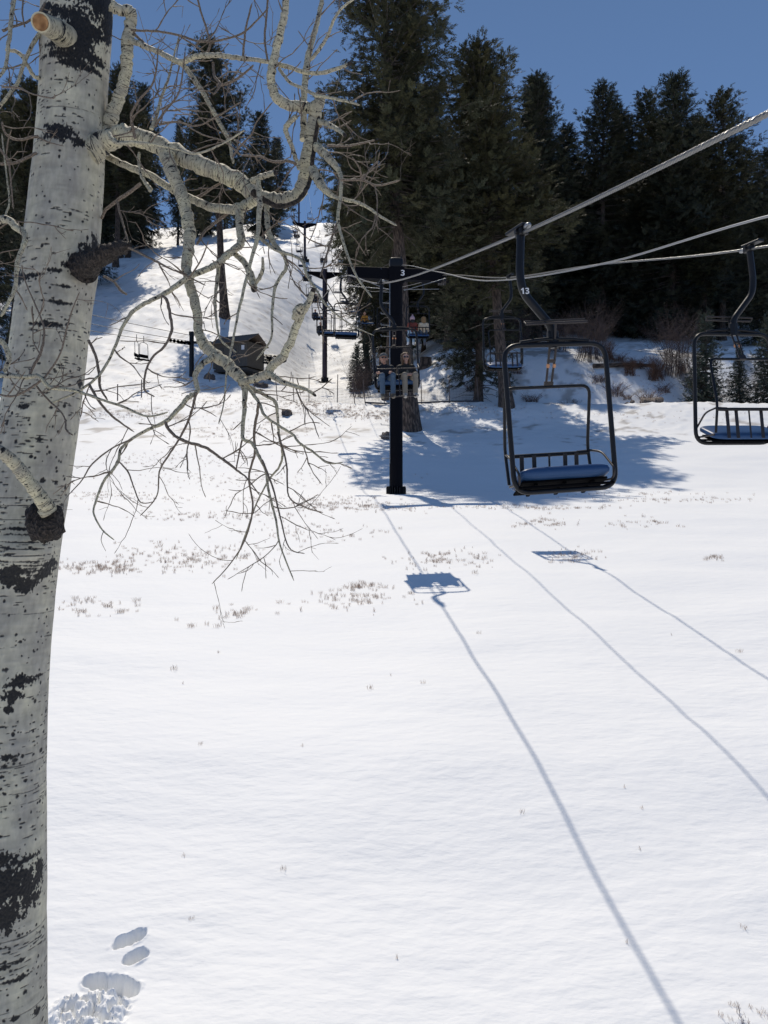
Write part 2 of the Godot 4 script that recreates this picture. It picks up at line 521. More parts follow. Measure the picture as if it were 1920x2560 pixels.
func bark_textures() -> void:
	var r := RandomNumberGenerator.new()
	r.seed = 77
	# the trunk: 512 x 1792 for a strip from y = -100 to y = 3484 of the photograph (2 of its pixels each)
	var b := bark_base(512, 1792, 3, 0.9)
	for i in 62:   # rings round the trunk
		var y := r.randf_range(0, 1792)
		var cx := r.randf_range(0, 512)
		stamp(b, cx, y, r.randf_range(60, 200), r.randf_range(0.6, 1.1), 0.35, r.randf_range(0.35, 0.7), r.randf_range(-9, -3))
	for i in 330:   # clusters of short dashes
		var y := r.randf_range(120, 1792)
		var cx := r.randf_range(0, 512)
		for k in r.randi_range(4, 12):
			stamp(b, cx + r.randf_range(-30, 30), y + r.randf_range(-14, 14), r.randf_range(3, 14), r.randf_range(0.6, 1.3), 0.4, 0.75)
	for i in 2700:   # round spots
		var y: float = 1792.0 * pow(r.randf(), 0.75)
		var s := r.randf_range(0.8, 2.3) * (1.0 if y < 600 else 1.15) * (1.6 if i % 9 == 0 else 1.0)
		stamp(b, r.randf_range(0, 512), y, s * r.randf_range(1.0, 1.7), s * r.randf_range(0.65, 1.0), 0.4, 0.92)
	# large scars on the side that is seen: x and y in the photograph
	for q in [[188, 120, 26, 62, 0.45], [205, 140, 20, 40, 0.5], [185, 172, 84, 14, 0.5], [200, 198, 60, 9, 0.5], [160, 150, 60, 10, 0.6], [120, 95, 20, 12, 0.6], [200, 14, 66, 42, 0.5], [255, 40, 30, 60, 0.5], [225, 110, 26, 26, 0.7], [112, 60, 20, 20, 0.6], [205, 25, 55, 34, 0.6], [258, 70, 18, 50, 0.5], [160, 75, 40, 16, 0.7], [195, 115, 42, 24, 0.7], [125, 105, 16, 14, 0.6], [190, 165, 58, 11, 0.6], [186, 190, 30, 20, 0.7], [150, 180, 30, 6, 0.7], [222, 200, 22, 7, 0.7],
			[150, 366, 34, 22, 0.55], [150, 377, 62, 7, 0.6], [190, 380, 14, 19, 0.6], [128, 350, 18, 10, 0.7],
			[222, 640, 18, 46, 0.6], [190, 660, 26, 9, 0.6], [165, 685, 26, 9, 0.6], [135, 700, 26, 7, 0.6], [50, 715, 18, 24, 0.6], [85, 712, 26, 6, 0.6], [150, 735, 30, 5, 0.6],
			[145, 775, 42, 6, 0.5], [113, 830, 38, 9, 0.5], [193, 958, 8, 13, 0.4], [60, 1028, 14, 8, 0.5], [95, 1105, 12, 6, 0.5], [135, 1206, 9, 4, 0.4],
			[30, 1424, 34, 20, 0.5], [104, 1420, 26, 12, 0.6], [70, 1334, 50, 3, 0.5], [60, 1352, 56, 2.2, 0.5], [66, 1368, 54, 2.2, 0.5], [58, 1384, 60, 2, 0.5], [62, 1398, 60, 2.4, 0.6], [80, 1408, 44, 2.4, 0.6], [116, 1406, 20, 16, 0.5], [92, 1432, 24, 16, 0.5], [66, 1452, 24, 20, 0.5], [28, 1440, 30, 20, 0.5], [58, 1462, 22, 16, 0.6], [18, 1432, 26, 22, 0.6], [58, 1320, 60, 5, 0.5],
			[45, 1688, 36, 17, 0.6], [30, 1718, 20, 24, 0.7], [88, 1680, 24, 5, 0.6], [22, 1750, 8, 12, 0.6],
			[20, 1865, 30, 8, 0.5], [16, 2105, 22, 22, 0.6], [52, 2118, 50, 9, 0.6], [22, 2165, 34, 52, 0.6], [66, 2190, 20, 46, 0.7], [18, 2240, 26, 36, 0.6], [92, 2165, 8, 40, 0.7], [78, 2215, 12, 20, 0.6],
			[40, 2398, 40, 7, 0.5], [16, 2360, 16, 9, 0.5], [50, 2356, 12, 7, 0.4], [36, 2490, 10, 10, 0.5], [90, 2500, 9, 14, 0.5]]:
		var ce := trunk_at(q[1])
		var o := clampf((q[0] - ce.x) / (ce.y * 0.5), -0.97, 0.97)
		var u := (0.5 + (asin(o) + atan((960.0 - ce.x) / F)) / TAU) * 512.0
		var sx: float = q[2] / (ce.y * 0.5) / TAU * 640.0 / maxf(0.45, sqrt(1.0 - o * o))
		stamp(b, u, (q[1] + 100.0) * 0.5, sx, q[3] * 0.5, q[4], 1.0, -2.0 if q[3] < 12 else 0.0, 0.45)
	var m := mat("aspen_bark", Color.WHITE, 0.72)
	m.albedo_texture = ImageTexture.create_from_image(b[0])
	m.heightmap_enabled = true
	m.heightmap_texture = ImageTexture.create_from_image(b[1])
	m.heightmap_scale = 1.1
	# the limbs: a strip that repeats
	var c := bark_base(128, 512, 8, 2.1)
	for i in 120: stamp(c, r.randf_range(0, 128), r.randf_range(4, 508), r.randf_range(12, 44), r.randf_range(0.6, 1.5), 0.4, r.randf_range(0.4, 0.85), r.randf_range(-3, 3))
	for i in 520: stamp(c, r.randf_range(0, 128), r.randf_range(4, 508), r.randf_range(1.0, 3.4), r.randf_range(0.7, 2.0), 0.4, 0.9)
	for i in 22: stamp(c, r.randf_range(0, 128), r.randf_range(14, 498), r.randf_range(7, 20), r.randf_range(2, 6), 0.6, 1.0)
	var l := mat("limb_bark", Color.WHITE, 0.72)
	l.albedo_texture = ImageTexture.create_from_image(c[0])
	l.heightmap_enabled = true
	l.heightmap_texture = ImageTexture.create_from_image(c[1])
	l.heightmap_scale = 0.4
	var e := bark_base(128, 128, 12, 1.5)
	for i in 34: stamp(e, r.randf_range(0, 128), r.randf_range(4, 124), r.randf_range(14, 40), r.randf_range(8, 22), 0.7, 0.95)
	var d := mat("scar_bark", Color.WHITE, 0.9)
	d.albedo_texture = ImageTexture.create_from_image(e[0])
	d.heightmap_enabled = true
	d.heightmap_texture = ImageTexture.create_from_image(e[1])
	d.heightmap_scale = 2.5
	d.albedo_texture = noise_tex(0.11, 128, 4, false, 4.0, 71, ramp2(lin(0.016, 0.013, 0.011), lin(0.105, 0.08, 0.064), 0.4, 0.85))
	d.heightmap_texture = noise_tex(0.11, 128, 4, false, 4.0, 71)
	d.uv1_triplanar = true
	d.uv1_scale = Vector3(5, 3, 5)
	var cw := mat("cut_wood", Color.WHITE, 0.85)
	cw.albedo_texture = noise_tex(0.04, 64, 3, false, 4.0, 51, ramp2(lin(0.14, 0.06, 0.02), lin(0.5, 0.28, 0.12), 0.2, 0.7))
	cw.uv1_triplanar = true
	cw.uv1_scale = Vector3(7, 7, 7)

func trunk_at(py: float) -> Vector2:   # centre and width of the trunk in the photograph at that height
	return Vector2(hermite(TRUNK_C, py), hermite(TRUNK_W, py))

var TRUNK_C := vs([-120, 196, 0, 188, 250, 178, 560, 156, 800, 128, 1000, 104, 1200, 75, 1400, 42, 1600, 20, 1800, 9, 2200, 5, 2560, 3, 2900, -2, 3500, -8])
var TRUNK_W := vs([-120, 172, 0, 176, 250, 168, 560, 184, 800, 188, 1000, 193, 1200, 198, 1400, 206, 1600, 212, 1800, 214, 2200, 222, 2560, 232, 2900, 250, 3500, 320])

# ---------------------------------------------------------------- conifers
var spray_v := []
var spray_n := []

func build_sprays() -> void:   # a few needle-clad sprays of about one metre along +x, used all through the crowns
	var r := RandomNumberGenerator.new()
	r.seed = 4
	for k in 5:
		var v := PackedVector3Array()
		for i in 17:
			var s := 0.10 + 0.9 * i / 16.0
			var side := 1.0 if i % 2 == 0 else -1.0
			var le := (0.5 * (1.0 - s * 0.5)) * r.randf_range(0.7, 1.2)
			var d := Vector3(cos(0.75), r.randf_range(-0.55, 0.5), sin(0.75) * side * r.randf_range(0.7, 1.2)).normalized()
			if i == 16: d = Vector3(1, -0.1, 0)
			var o := Vector3(s, 0.03 * sin(i * 2.0) - 0.10 * s * s, 0)
			var acr := d.cross(Vector3(r.randf_range(-0.5, 0.5), 1, r.randf_range(-0.5, 0.5))).normalized()
			var w := le * 0.165
			var up := Vector3(0, r.randf_range(0.02, 0.06), 0)
			var p1 := o + d * le * 0.45 + up
			var p2 := o + d * le
			v.append_array(PackedVector3Array([o, p1 + acr * w, p1 - acr * w, p1 + acr * w, p2, p1 - acr * w]))
			if i % 3 == 0:
				var q := o + d * le * 0.3
				var d2 := (d + Vector3(0, r.randf_range(-0.9, 0.9), 0)).normalized()
				v.append_array(PackedVector3Array([q - acr * w * 0.6, q + d2 * le * 0.6, q + acr * w * 0.6]))
		var n := PackedVector3Array()
		for i in range(0, v.size(), 3):
			var g := -(v[i + 1] - v[i]).cross(v[i + 2] - v[i]).normalized()
			n.append(g); n.append(g); n.append(g)
		spray_v.append(v)
		spray_n.append(n)

# height, widest reach, where the crown begins (share of the height), boughs, length of a spray, colour
func make_conifer(label: String, seed_: int, h: float, reach: float, low: float, boughs: int, spray: float, green: Color, blunt := 0.8, trunk_r := -1.0) -> Node3D:
	var r := RandomNumberGenerator.new()
	r.seed = seed_
	var o := thing("conifer_tree", label, "tree")
	o.set_meta("tall", h)
	var tr := trunk_r if trunk_r > 0.0 else h * 0.0125
	var tm := MB.new()
	var p := PackedVector3Array()
	var q := PackedFloat32Array()
	var lean := Vector2(r.randf_range(-0.012, 0.012), r.randf_range(-0.012, 0.012))
	for i in 22:
		var t := i / 21.0
		var y := -0.8 + (h + 0.3) * t
		p.append(Vector3(lean.x * y + 0.05 * sin(y * 0.7 + seed_), y, lean.y * y))
		q.append(tr * (1.0 - t * 0.96) * (1.0 + 0.55 * exp(-maxf(0.0, y) * 1.6)))
	tm.tube(p, q, 12, false, 3.0)
	part("trunk", tm, mats.fir_bark, o)
	var m := MB.new()
	m.colored = true
	var bm := MB.new()
	var dm := MB.new()
	var cl := FastNoiseLite.new()
	cl.seed = seed_
	cl.frequency = 0.22
	for i in boughs:
		var t := low + (1.0 - low) * pow((i + r.randf()) / boughs, 0.92)
		var u := (t - low) / (1.0 - low)
		var y := t * h
		var az := i * 2.39996 + r.randf_range(-0.5, 0.5)
		var prof := pow(1.0 - u, blunt) * (0.62 + 0.38 * smoothstep(0.0, 0.28, u)) + 0.035
		var dir := Vector3(cos(az), 0, sin(az))
		var clump := cl.get_noise_3d(dir.x * 3.0, y * 0.75, dir.z * 3.0)
		if clump < -0.30 and u < 0.9: continue
		var le := reach * prof * (0.86 + clump * 0.95) * r.randf_range(0.78, 1.12)
		le = maxf(le, 0.3)
		var rise := lerpf(-0.30, 0.75, pow(u, 1.3)) + r.randf_range(-0.12, 0.12)
		var st := Vector3(lean.x * y, y, lean.y * y)
		var pts := PackedVector3Array()
		for k in 5:
			var s := k / 4.0
			pts.append(st + dir * le * s + Vector3.UP * le * (rise * s - 0.26 * s * s * (1.0 - u) + 0.12 * pow(s, 4.0)))
		bm.tube(pts, PackedFloat32Array([0.05 + le * 0.008, 0.04, 0.03, 0.02, 0.01]), 4, false)
		var tint := green * r.randf_range(0.7, 1.3)
		tint = tint.lerp(Color(tint.r * 1.5, tint.g * 1.15, tint.b * 0.7), r.randf() * 0.5)
		var puffs := []
		for s in [0.5, 0.78, 0.98]:
			var w2 := dir.cross(Vector3.UP) * le * r.randf_range(-0.22, 0.22)
			puffs.append(pts[int(s * 4.0)].lerp(pts[mini(4, int(s * 4.0) + 1)], s * 4.0 - int(s * 4.0)) + w2 + Vector3(0, r.randf_range(-0.1, 0.3), 0))
		var n := maxi(3, int(le / (spray * 0.36)))
		for k in n:
			var s := lerpf(0.16, 1.0, (k + r.randf()) / n)
			var f := clampf(s * 4.0, 0.0, 3.999)
			var b := int(f)
			var pos := pts[b].lerp(pts[b + 1], f - b)
			var along := (pts[b + 1] - pts[b]).normalized()
			var puff := r.randi_range(0, 2)
			for e in 3:
				var yaw := r.randf_range(-0.3, 0.3)
				if e > 0: yaw = (1.0 if e == 1 else -1.0) * r.randf_range(0.5, 1.35)
				var a := along.rotated(Vector3.UP, yaw)
				a = (a + Vector3(0, r.randf_range(-0.42, 0.22), 0)).normalized()
				var spot := pos
				if r.randf() < 0.5:   # foliage gathers in tufts along the bough
					var ball := Vector3(r.randfn(0, 1), r.randfn(0, 1), r.randfn(0, 1)).normalized()
					spot = puffs[puff] + ball * spray * r.randf_range(0.1, 0.6)
					a = (ball + along * 0.5 + Vector3.UP * 0.35).normalized()
				var sd := a.cross(Vector3(0.05, 1, 0.03)).normalized().rotated(a, r.randf_range(-0.7, 0.7))
				var up := sd.cross(a)
				var sz := spray * r.randf_range(0.7, 1.2) * (1.0 - 0.25 * u) * lerpf(1.1, 0.75, s)
				if e > 0: sz *= lerpf(1.15, 0.75, s)
				var xf := Transform3D(Basis(a * sz, up * sz, sd * sz), spot + Vector3(r.randf_range(-0.08, 0.08), r.randf_range(-0.1, 0.1), r.randf_range(-0.08, 0.08)))
				var w := r.randi_range(0, 4)
				m.v.append_array(xf * spray_v[w])
				m.n.append_array(turned(Basis(a, up, sd), spray_n[w]))
				var cc := PackedColorArray()
				cc.resize(spray_v[w].size())
				cc.fill(tint * r.randf_range(0.85, 1.15))
				m.c.append_array(cc)
	m.uv.resize(m.v.size())
	var crown := part("crown", m, mats.fir_needles, o, true)
	part("bough", bm, mats.dead_wood, crown, true)
	for i in 14:   # dead snags below the crown
		var y := h * low * r.randf_range(0.35, 1.15)
		var az := r.randf() * TAU
		var a := Vector3(0, y, 0)
		var dd := Vector3(cos(az), r.randf_range(-0.4, 0.15), sin(az))
		var l := r.randf_range(0.6, 2.2)
		dm.tube(PackedVector3Array([a, a + dd * l * 0.5, a + dd * l + Vector3(0, -0.2 * l, 0)]), PackedFloat32Array([0.035, 0.024, 0.008]), 4, false)
	part("dead_branches", dm, mats.dead_wood, o, true).name = "snag"
	return o

func turned(b: Basis, a: PackedVector3Array) -> PackedVector3Array:
	return Transform3D(b, Vector3.ZERO) * a

# ---------------------------------------------------------------- the aspen in front
var aspen: Node3D
var twig_mb: MB

func px_path(a: Array, z0: float, z1: float, wscale := 1.0) -> Array:   # x, y, width in the photograph, with the distance running from z0 to z1
	var p := PackedVector3Array()
	var r := PackedFloat32Array()
	var n := a.size() / 3
	for i in n:
		var d := lerpf(z0, z1, float(i) / (n - 1))
		p.append(at(a[i * 3], a[i * 3 + 1], d))
		r.append(a[i * 3 + 2] * 0.5 / F * d * wscale)
	return [p, r]

func limb(a: Array, z0: float, z1: float, twigs := 0.0, end_scar := false) -> Node3D:
	var q := px_path(a, z0, z1)
	var s := smooth_path(q[0], q[1], 6)
	var pts: PackedVector3Array = s[0]
	var rr: PackedFloat32Array = s[1]
	for i in pts.size():   # knots and small kinks
		rr[i] *= 1.0 + 0.10 * nz.get_noise_2d(i * 11.0, pts[0].x * 900.0) + 0.05 * rng.randf_range(-1.0, 1.0)
		if i > 0 and i < pts.size() - 1: pts[i] += Vector3(rng.randf_range(-1, 1), rng.randf_range(-1, 1), rng.randf_range(-1, 1)) * rr[i] * 0.16
	var m := MB.new()
	var thick := rr[0] > 0.012
	var slim := 0.82 if rr[0] < 0.0105 else 0.94
	for i in rr.size(): rr[i] *= slim
	if not end_scar: rr[rr.size() - 1] *= 0.4
	m.tube(pts, rr, 14 if rr[0] > 0.02 else (9 if thick else 6), true, 1.0)
	for i in m.uv.size(): m.uv[i].y *= 1.9
	var o := part("limb", m, mats.limb_bark if rr[0] > 0.0072 or rr[rr.size() / 2] > 0.0072 else mats.twig_bark, aspen)
	if end_scar:
		var e := MB.new()
		var n := pts.size()
		var d := (pts[n - 1] - pts[n - 3]).normalized()
		e.tube(PackedVector3Array([pts[n - 1] - d * 0.012, pts[n - 1] + d * 0.004, pts[n - 1] + d * 0.012]), PackedFloat32Array([rr[n - 1] * 1.08, rr[n - 1] * 1.12, rr[n - 1] * 0.7]), 9)
		part("broken_end", e, mats.scar_bark, o)
	if twigs > 0.0: sprout(pts, rr, twigs)
	return o

func sprout(pts: PackedVector3Array, rr: PackedFloat32Array, per_metre: float) -> void:
	var acc := rng.randf()
	var side := 1.0
	for i in range(1, pts.size()):
		acc += pts[i].distance_to(pts[i - 1]) * per_metre * 1.5
		while acc > 1.0:
			acc -= 1.0
			side = -side
			var t := (pts[i] - pts[i - 1]).normalized()
			var s := t.cross(Vector3(0, 0, 1)).normalized() * side
			var d := (t * rng.randf_range(0.25, 0.9) + s * rng.randf_range(0.5, 1.0) + Vector3(0, 0, rng.randf_range(-0.6, 0.6))).normalized()
			twig(pts[i], d, rng.randf_range(0.05, 0.26), minf(0.0028, rr[i] * 0.55), 2)

func twig(p: Vector3, d: Vector3, le: float, r: float, depth: int) -> void:
	var n := maxi(3, int(le / 0.022))
	var pts := PackedVector3Array([p])
	var rr := PackedFloat32Array([r])
	var curl := Vector3(rng.randf_range(-1, 1), rng.randf_range(-0.4, 0.9), rng.randf_range(-1, 1)) * 0.06
	for i in n:
		d = (d + curl + Vector3(rng.randf_range(-1, 1), rng.randf_range(-1, 1), rng.randf_range(-1, 1)) * 0.24).normalized()
		p += d * le / n
		pts.append(p)
		var k := r * (1.0 - 0.55 * (i + 1.0) / n)
		if rng.randf() < 0.28: k *= 1.45
		rr.append(k)
		if depth > 0 and rng.randf() < 0.24:
			var e := (d + Vector3(rng.randf_range(-1, 1), rng.randf_range(-1, 1), rng.randf_range(-1, 1)) * 0.9).normalized()
			twig(p, e, le * rng.randf_range(0.25, 0.6), r * 0.72, depth - 1)
	rr[rr.size() - 1] *= 1.5   # the bud at the tip
	pts.append(p + d * 0.008)
	rr.append(r * 0.1)
	twig_mb.tube(pts, rr, 5, false)

func build_aspen() -> void:
	rng.seed = 2024
	aspen = thing("aspen_tree", "big bare aspen with white black-scarred bark at the left edge", "tree", Vector3(-1.74, ground(-1.74, 3.6), -3.6))
	var ap := aspen.position
	aspen.position = Vector3.ZERO
	twig_mb = MB.new()
	var m := MB.new()
	# trunk
	var rows := 260
	var sides := 56
	for i in rows + 1:
		var py := lerpf(-120.0, 3500.0, float(i) / rows)
		var c := trunk_at(py)
		var ce := at(c.x, py, 3.6)
		var r := c.y * 0.485 / F * 3.6
		for j in sides + 1:
			var a := TAU * j / sides   # u 0.5 faces the viewer
			var dir := Vector3(-sin(a), 0, -cos(a))
			var lump := 1.0 + 0.012 * nz.get_noise_3d(dir.x * 30, py * 0.25, dir.z * 30)
			for k in [[66, 1384, 56, 56, 0.32], [30, 2170, 70, 90, 0.09], [225, 660, 40, 70, 0.12], [230, 60, 70, 90, 0.10], [150, 370, 60, 30, 0.03], [45, 1700, 45, 40, 0.04]]:
				var o: float = (k[0] - c.x) / (c.y * 0.5)
				var ka: float = PI + asin(clampf(o, -1, 1)) + atan((960.0 - c.x) / F)
				var da: float = wrapf(a - ka, -PI, PI) * c.y * 0.5 / k[2]
				var dy: float = (py - k[1]) / k[3]
				lump += k[4] * exp(-da * da - dy * dy)
			m.vert(ce + dir * r * lump, dir, Vector2(float(j) / sides, (py + 100.0) / 3584.0))
	for i in rows:
		for j in sides:
			var a0 := i * (sides + 1) + j
			m.quad(a0, a0 + 1, a0 + sides + 2, a0 + sides + 1)
	# normals from the bumps
	var acc := PackedVector3Array()
	acc.resize(m.v.size())
	for t in range(0, m.ix.size(), 3):
		var g := -(m.v[m.ix[t + 1]] - m.v[m.ix[t]]).cross(m.v[m.ix[t + 2]] - m.v[m.ix[t]])
		for k in 3: acc[m.ix[t + k]] += g
	for i in rows + 1:
		var a0 := i * (sides + 1)
		var s := acc[a0] + acc[a0 + sides]
		acc[a0] = s
		acc[a0 + sides] = s
	for i in acc.size(): m.n[i] = acc[i].normalized()
	part("trunk", m, mats.aspen_bark, aspen)
	# sawn stub at the top left
	var q := px_path([170, 95, 66, 140, 70, 56, 112, 56, 50, 96, 48, 47], 3.5, 3.22)
	var sm := MB.new()
	sm.tube(q[0], q[1], 16)
	var stub := part("sawn_stub", sm, mats.limb_bark, aspen)
	var cm := MB.new()
	var d: Vector3 = (q[0][3] - q[0][2]).normalized()
	cm.tube(PackedVector3Array([q[0][3] - d * 0.004, q[0][3] + d * 0.004]), PackedFloat32Array([q[1][3] * 0.86, q[1][3] * 0.8]), 16)
	part("cut_face", cm, mats.cut_wood, stub)
	# dead stub on the right side, black and rough
	var z := 3.5
	var ds := smooth_path(px_path([206, 668, 78, 231, 650, 48, 270, 627, 40, 300, 616, 31, 322, 611, 22], 3.5, 3.3)[0], PackedFloat32Array([0.066, 0.042, 0.034, 0.027, 0.011]), 7)
	for i in ds[1].size(): ds[1][i] *= rng.randf_range(0.86, 1.14)
	var dmb := MB.new()
	dmb.tube(ds[0], ds[1], 18)
	for i in dmb.v.size():
		var p := dmb.v[i]
		dmb.v[i] += dmb.n[i] * (nz.get_noise_3d(p.x * 700, p.y * 1300, p.z * 700) * 0.016)
	part("dead_stub", dmb, mats.scar_bark, aspen)
	limb([318, 615, 9, 328, 620, 8, 386, 650, 7, 420, 668, 6, 451, 681, 5, 513, 712, 4], 3.32, 3.2, 5.0)
	limb([258, 689, 8, 285, 705, 7, 300, 725, 9, 316, 735, 7], 3.45, 3.4, 6.0)
	# the low branch across the trunk, with its black collar
	limb([-70, 1112, 30, 0, 1130, 32, 22, 1146, 34, 47, 1173, 36, 79, 1214, 35, 108, 1252, 40, 122, 1280, 52], 3.05, 3.28)
	var kmb := MB.new()
	kmb.superell(Vector3.ZERO, Vector3(0.068, 0.092, 0.07), 0.9, 0.9, Basis.IDENTITY, 40, 28)
	for i in kmb.v.size():
		var p := kmb.v[i]
		var f := 1.0 + nz.get_noise_3d(p.x * 500, p.y * 380, p.z * 500) * 0.34 + absf(nz.get_noise_3d(p.x * 1500, p.y * 900, p.z * 1500)) * 0.2
		if p.y < 0.0: f *= 1.0 - 0.25 * absf(p.y) / 0.09
		kmb.v[i] = at(113, 1312, 3.33) + p * f
	part("knot", kmb, mats.scar_bark, aspen)
	# the great limb
	limb([225, 372, 74, 250, 352, 58, 281, 340, 50, 301, 332, 48, 366, 349, 46, 424, 374, 48, 501, 409, 46, 560, 432, 46, 610, 462, 44, 645, 488, 40, 701, 500, 38, 743, 482, 36, 760, 443, 38, 768, 380, 36, 781, 316, 35, 791, 268, 34, 800, 232, 26], 3.55, 3.3, 1.5, true)
	limb([632, 478, 20, 660, 497, 15, 701, 513, 14, 745, 497, 12, 772, 455, 11, 781, 390, 12, 789, 330, 11, 797, 285, 8], 3.28, 3.29).material_override = mats.scar_bark
	# down from it
	limb([412, 380, 44, 424, 417, 37, 444, 463, 34, 462, 521, 32, 470, 563, 33, 472, 605, 31, 464, 662, 27, 474, 711, 26, 491, 774, 25, 495, 829, 26, 516, 867, 30, 546, 892, 33, 580, 922, 33, 606, 948, 28], 3.42, 3.2, 2.0)
	limb([600, 945, 24, 611, 968, 18, 611, 1006, 13, 609, 1048, 11, 607, 1095, 10, 630, 1108, 10, 647, 1141, 9, 664, 1175, 8, 672, 1230, 7, 690, 1300, 6, 700, 1362, 5, 735, 1452, 3], 3.2, 3.1, 5.0)
	limb([598, 955, 24, 622, 950, 23, 664, 935, 25, 685, 909, 23, 710, 888, 23, 732, 838, 22, 753, 787, 21, 770, 757, 19, 782, 726, 12], 3.2, 3.02, 1.0, true)
	limb([736, 800, 14, 742, 780, 26, 750, 768, 24, 757, 762, 8], 3.05, 3.0)
	limb([668, 930, 16, 706, 954, 15, 744, 967, 13, 765, 973, 11, 785, 986, 7], 3.14, 3.0, 6.0, true)
	limb([612, 962, 13, 626, 968, 11, 664, 989, 11, 689, 1006, 12, 694, 1044, 9, 698, 1091, 8, 706, 1133, 8, 698, 1167, 7, 672, 1200, 6, 640, 1262, 5, 616, 1330, 4, 590, 1400, 3], 3.2, 3.3, 5.0)
	limb([614, 960, 12, 647, 1006, 10, 660, 1036, 9, 698, 1065, 9, 732, 1086, 8, 748, 1107, 8, 782, 1129, 7, 820, 1158, 5, 858, 1155, 3], 3.2, 3.05, 7.0)
	limb([645, 1008, 9, 643, 1032, 9, 635, 1078, 9, 637, 1133, 8, 622, 1192, 7, 632, 1270, 6, 612, 1350, 5, 575, 1410, 4, 530, 1460, 3], 3.17, 3.3, 6.0)
	limb([655, 1150, 7, 682, 1220, 6, 700, 1290, 5, 722, 1368, 4, 762, 1384, 3], 3.12, 3.0, 8.0)
	limb([694, 1080, 7, 716, 1160, 6, 722, 1240, 5, 762, 1268, 4, 808, 1282, 3], 3.2, 3.05, 8.0)
	limb([606, 1095, 6, 596, 1140, 5, 590, 1175, 4], 3.2, 3.2, 8.0)
	# the second limb below, and what hangs from it
	limb([262, 385, 18, 309, 409, 18, 366, 432, 19, 424, 467, 19, 482, 496, 21, 521, 513, 22, 579, 519, 26, 617, 508, 28, 645, 492, 28], 3.65, 3.35, 1.5)
	limb([594, 515, 26, 597, 540, 21, 597, 561, 21, 602, 599, 21, 590, 618, 21, 567, 635, 20, 538, 660, 17, 491, 681, 16, 453, 703, 14, 411, 732, 13, 369, 753, 11, 331, 778, 11, 305, 816, 9, 284, 871, 8, 255, 926, 7, 221, 960, 7, 180, 985, 6, 120, 1010, 5], 3.35, 3.12, 4.5)
	limb([584, 632, 14, 605, 648, 16, 622, 677, 19, 632, 707, 20, 634, 722, 14], 3.33, 3.25, 0.0, true)
	limb([632, 712, 12, 647, 694, 13, 656, 669, 11, 655, 640, 7], 3.27, 3.22, 3.0)
	limb([402, 738, 9, 415, 748, 10, 424, 787, 9, 428, 825, 9, 411, 863, 8, 381, 892, 7, 364, 926, 7, 360, 973, 6, 386, 991, 4], 3.2, 3.1, 5.0)
	limb([536, 888, 18, 525, 896, 17, 504, 910, 16, 487, 939, 14, 493, 977, 12, 470, 994, 14, 445, 1023, 13, 415, 1053, 12, 369, 1074, 9, 327, 1099, 8, 301, 1124, 8, 293, 1158, 8, 259, 1204, 7, 240, 1252, 6, 234, 1280, 5, 244, 1306, 5, 259, 1328, 4, 286, 1350, 3], 3.22, 3.0, 5.0)
	limb([412, 1055, 10, 428, 1082, 10, 462, 1103, 11, 512, 1118, 10, 546, 1141, 9, 571, 1158, 9, 597, 1179, 7, 618, 1196, 5, 650, 1240, 3], 3.1, 3.0, 5.0)
	limb([490, 980, 9, 478, 1030, 8, 452, 1090, 7, 420, 1140, 6, 398, 1180, 5, 392, 1240, 4, 350, 1290, 3], 3.15, 3.2, 5.0)
	limb([297, 1154, 5, 320, 1180, 5, 335, 1220, 4, 352, 1256, 4, 386, 1254, 3], 3.02, 3.0, 6.0)
	limb([330, 1098, 6, 280, 1120, 5, 230, 1160, 5, 205, 1200, 4, 176, 1232, 3], 3.05, 3.0, 6.0)
	# right of the limb: two leaders and the boughs that leave them
	limb([785, 268, 28, 765, 264, 28, 743, 261, 29, 705, 252, 27, 684, 228, 25, 676, 186, 23, 684, 139, 22, 697, 84, 21, 707, 42, 20, 713, 0, 19, 722, -70, 17], 3.32, 3.2, 3.0)
	limb([758, 345, 20, 758, 253, 17, 760, 202, 17, 768, 139, 16, 781, 89, 15, 794, 42, 13, 802, 0, 12, 812, -60, 11], 3.4, 3.5, 4.0)
	limb([768, 150, 12, 789, 127, 12, 815, 89, 10, 836, 38, 9, 861, 6, 7, 900, -20, 5], 3.45, 3.35, 6.0)
	limb([797, 300, 16, 815, 303, 14, 831, 312, 13, 848, 322, 11, 861, 333, 9], 3.28, 3.15, 5.0, true)
	limb([788, 362, 24, 806, 376, 23, 827, 397, 20, 848, 426, 13, 853, 451, 10, 850, 498, 10, 844, 548, 9, 857, 599, 8, 869, 637, 7, 892, 690, 6, 930, 742, 5], 3.28, 3.1, 5.0)
	limb([776, 418, 28, 789, 436, 26, 806, 464, 22, 836, 489, 11, 890, 502, 9, 924, 519, 8, 954, 540, 7, 992, 561, 5], 3.3, 3.12, 5.0)
	limb([818, 359, 8, 850, 361, 7, 878, 359, 7, 903, 354, 6, 937, 346, 5], 3.22, 3.1, 4.0)
	limb([852, 447, 8, 903, 447, 7, 945, 460, 6, 1000, 447, 5], 3.15, 3.05, 6.0)
	limb([903, 447, 6, 899, 418, 5, 880, 388, 4], 3.1, 3.05, 8.0)
	limb([908, 446, 6, 925, 420, 5, 945, 398, 4], 3.1, 3.12, 8.0)
	limb([696, 165, 10, 722, 198, 10, 756, 215, 11, 789, 232, 12, 831, 240, 10, 870, 249, 8, 899, 257, 6], 3.3, 3.1, 7.0)
	limb([748, 420, 12, 738, 392, 12, 730, 367, 12, 722, 345, 12, 713, 322, 13, 718, 306, 15, 743, 284, 13], 3.3, 3.25, 2.0)
	limb([745, 410, 10, 722, 399, 9, 692, 401, 9, 672, 398, 8, 650, 388, 7, 600, 384, 5], 3.3, 3.15, 6.0)
	limb([630, 448, 18, 663, 435, 15, 688, 428, 13], 3.32, 3.2, 2.0, true)
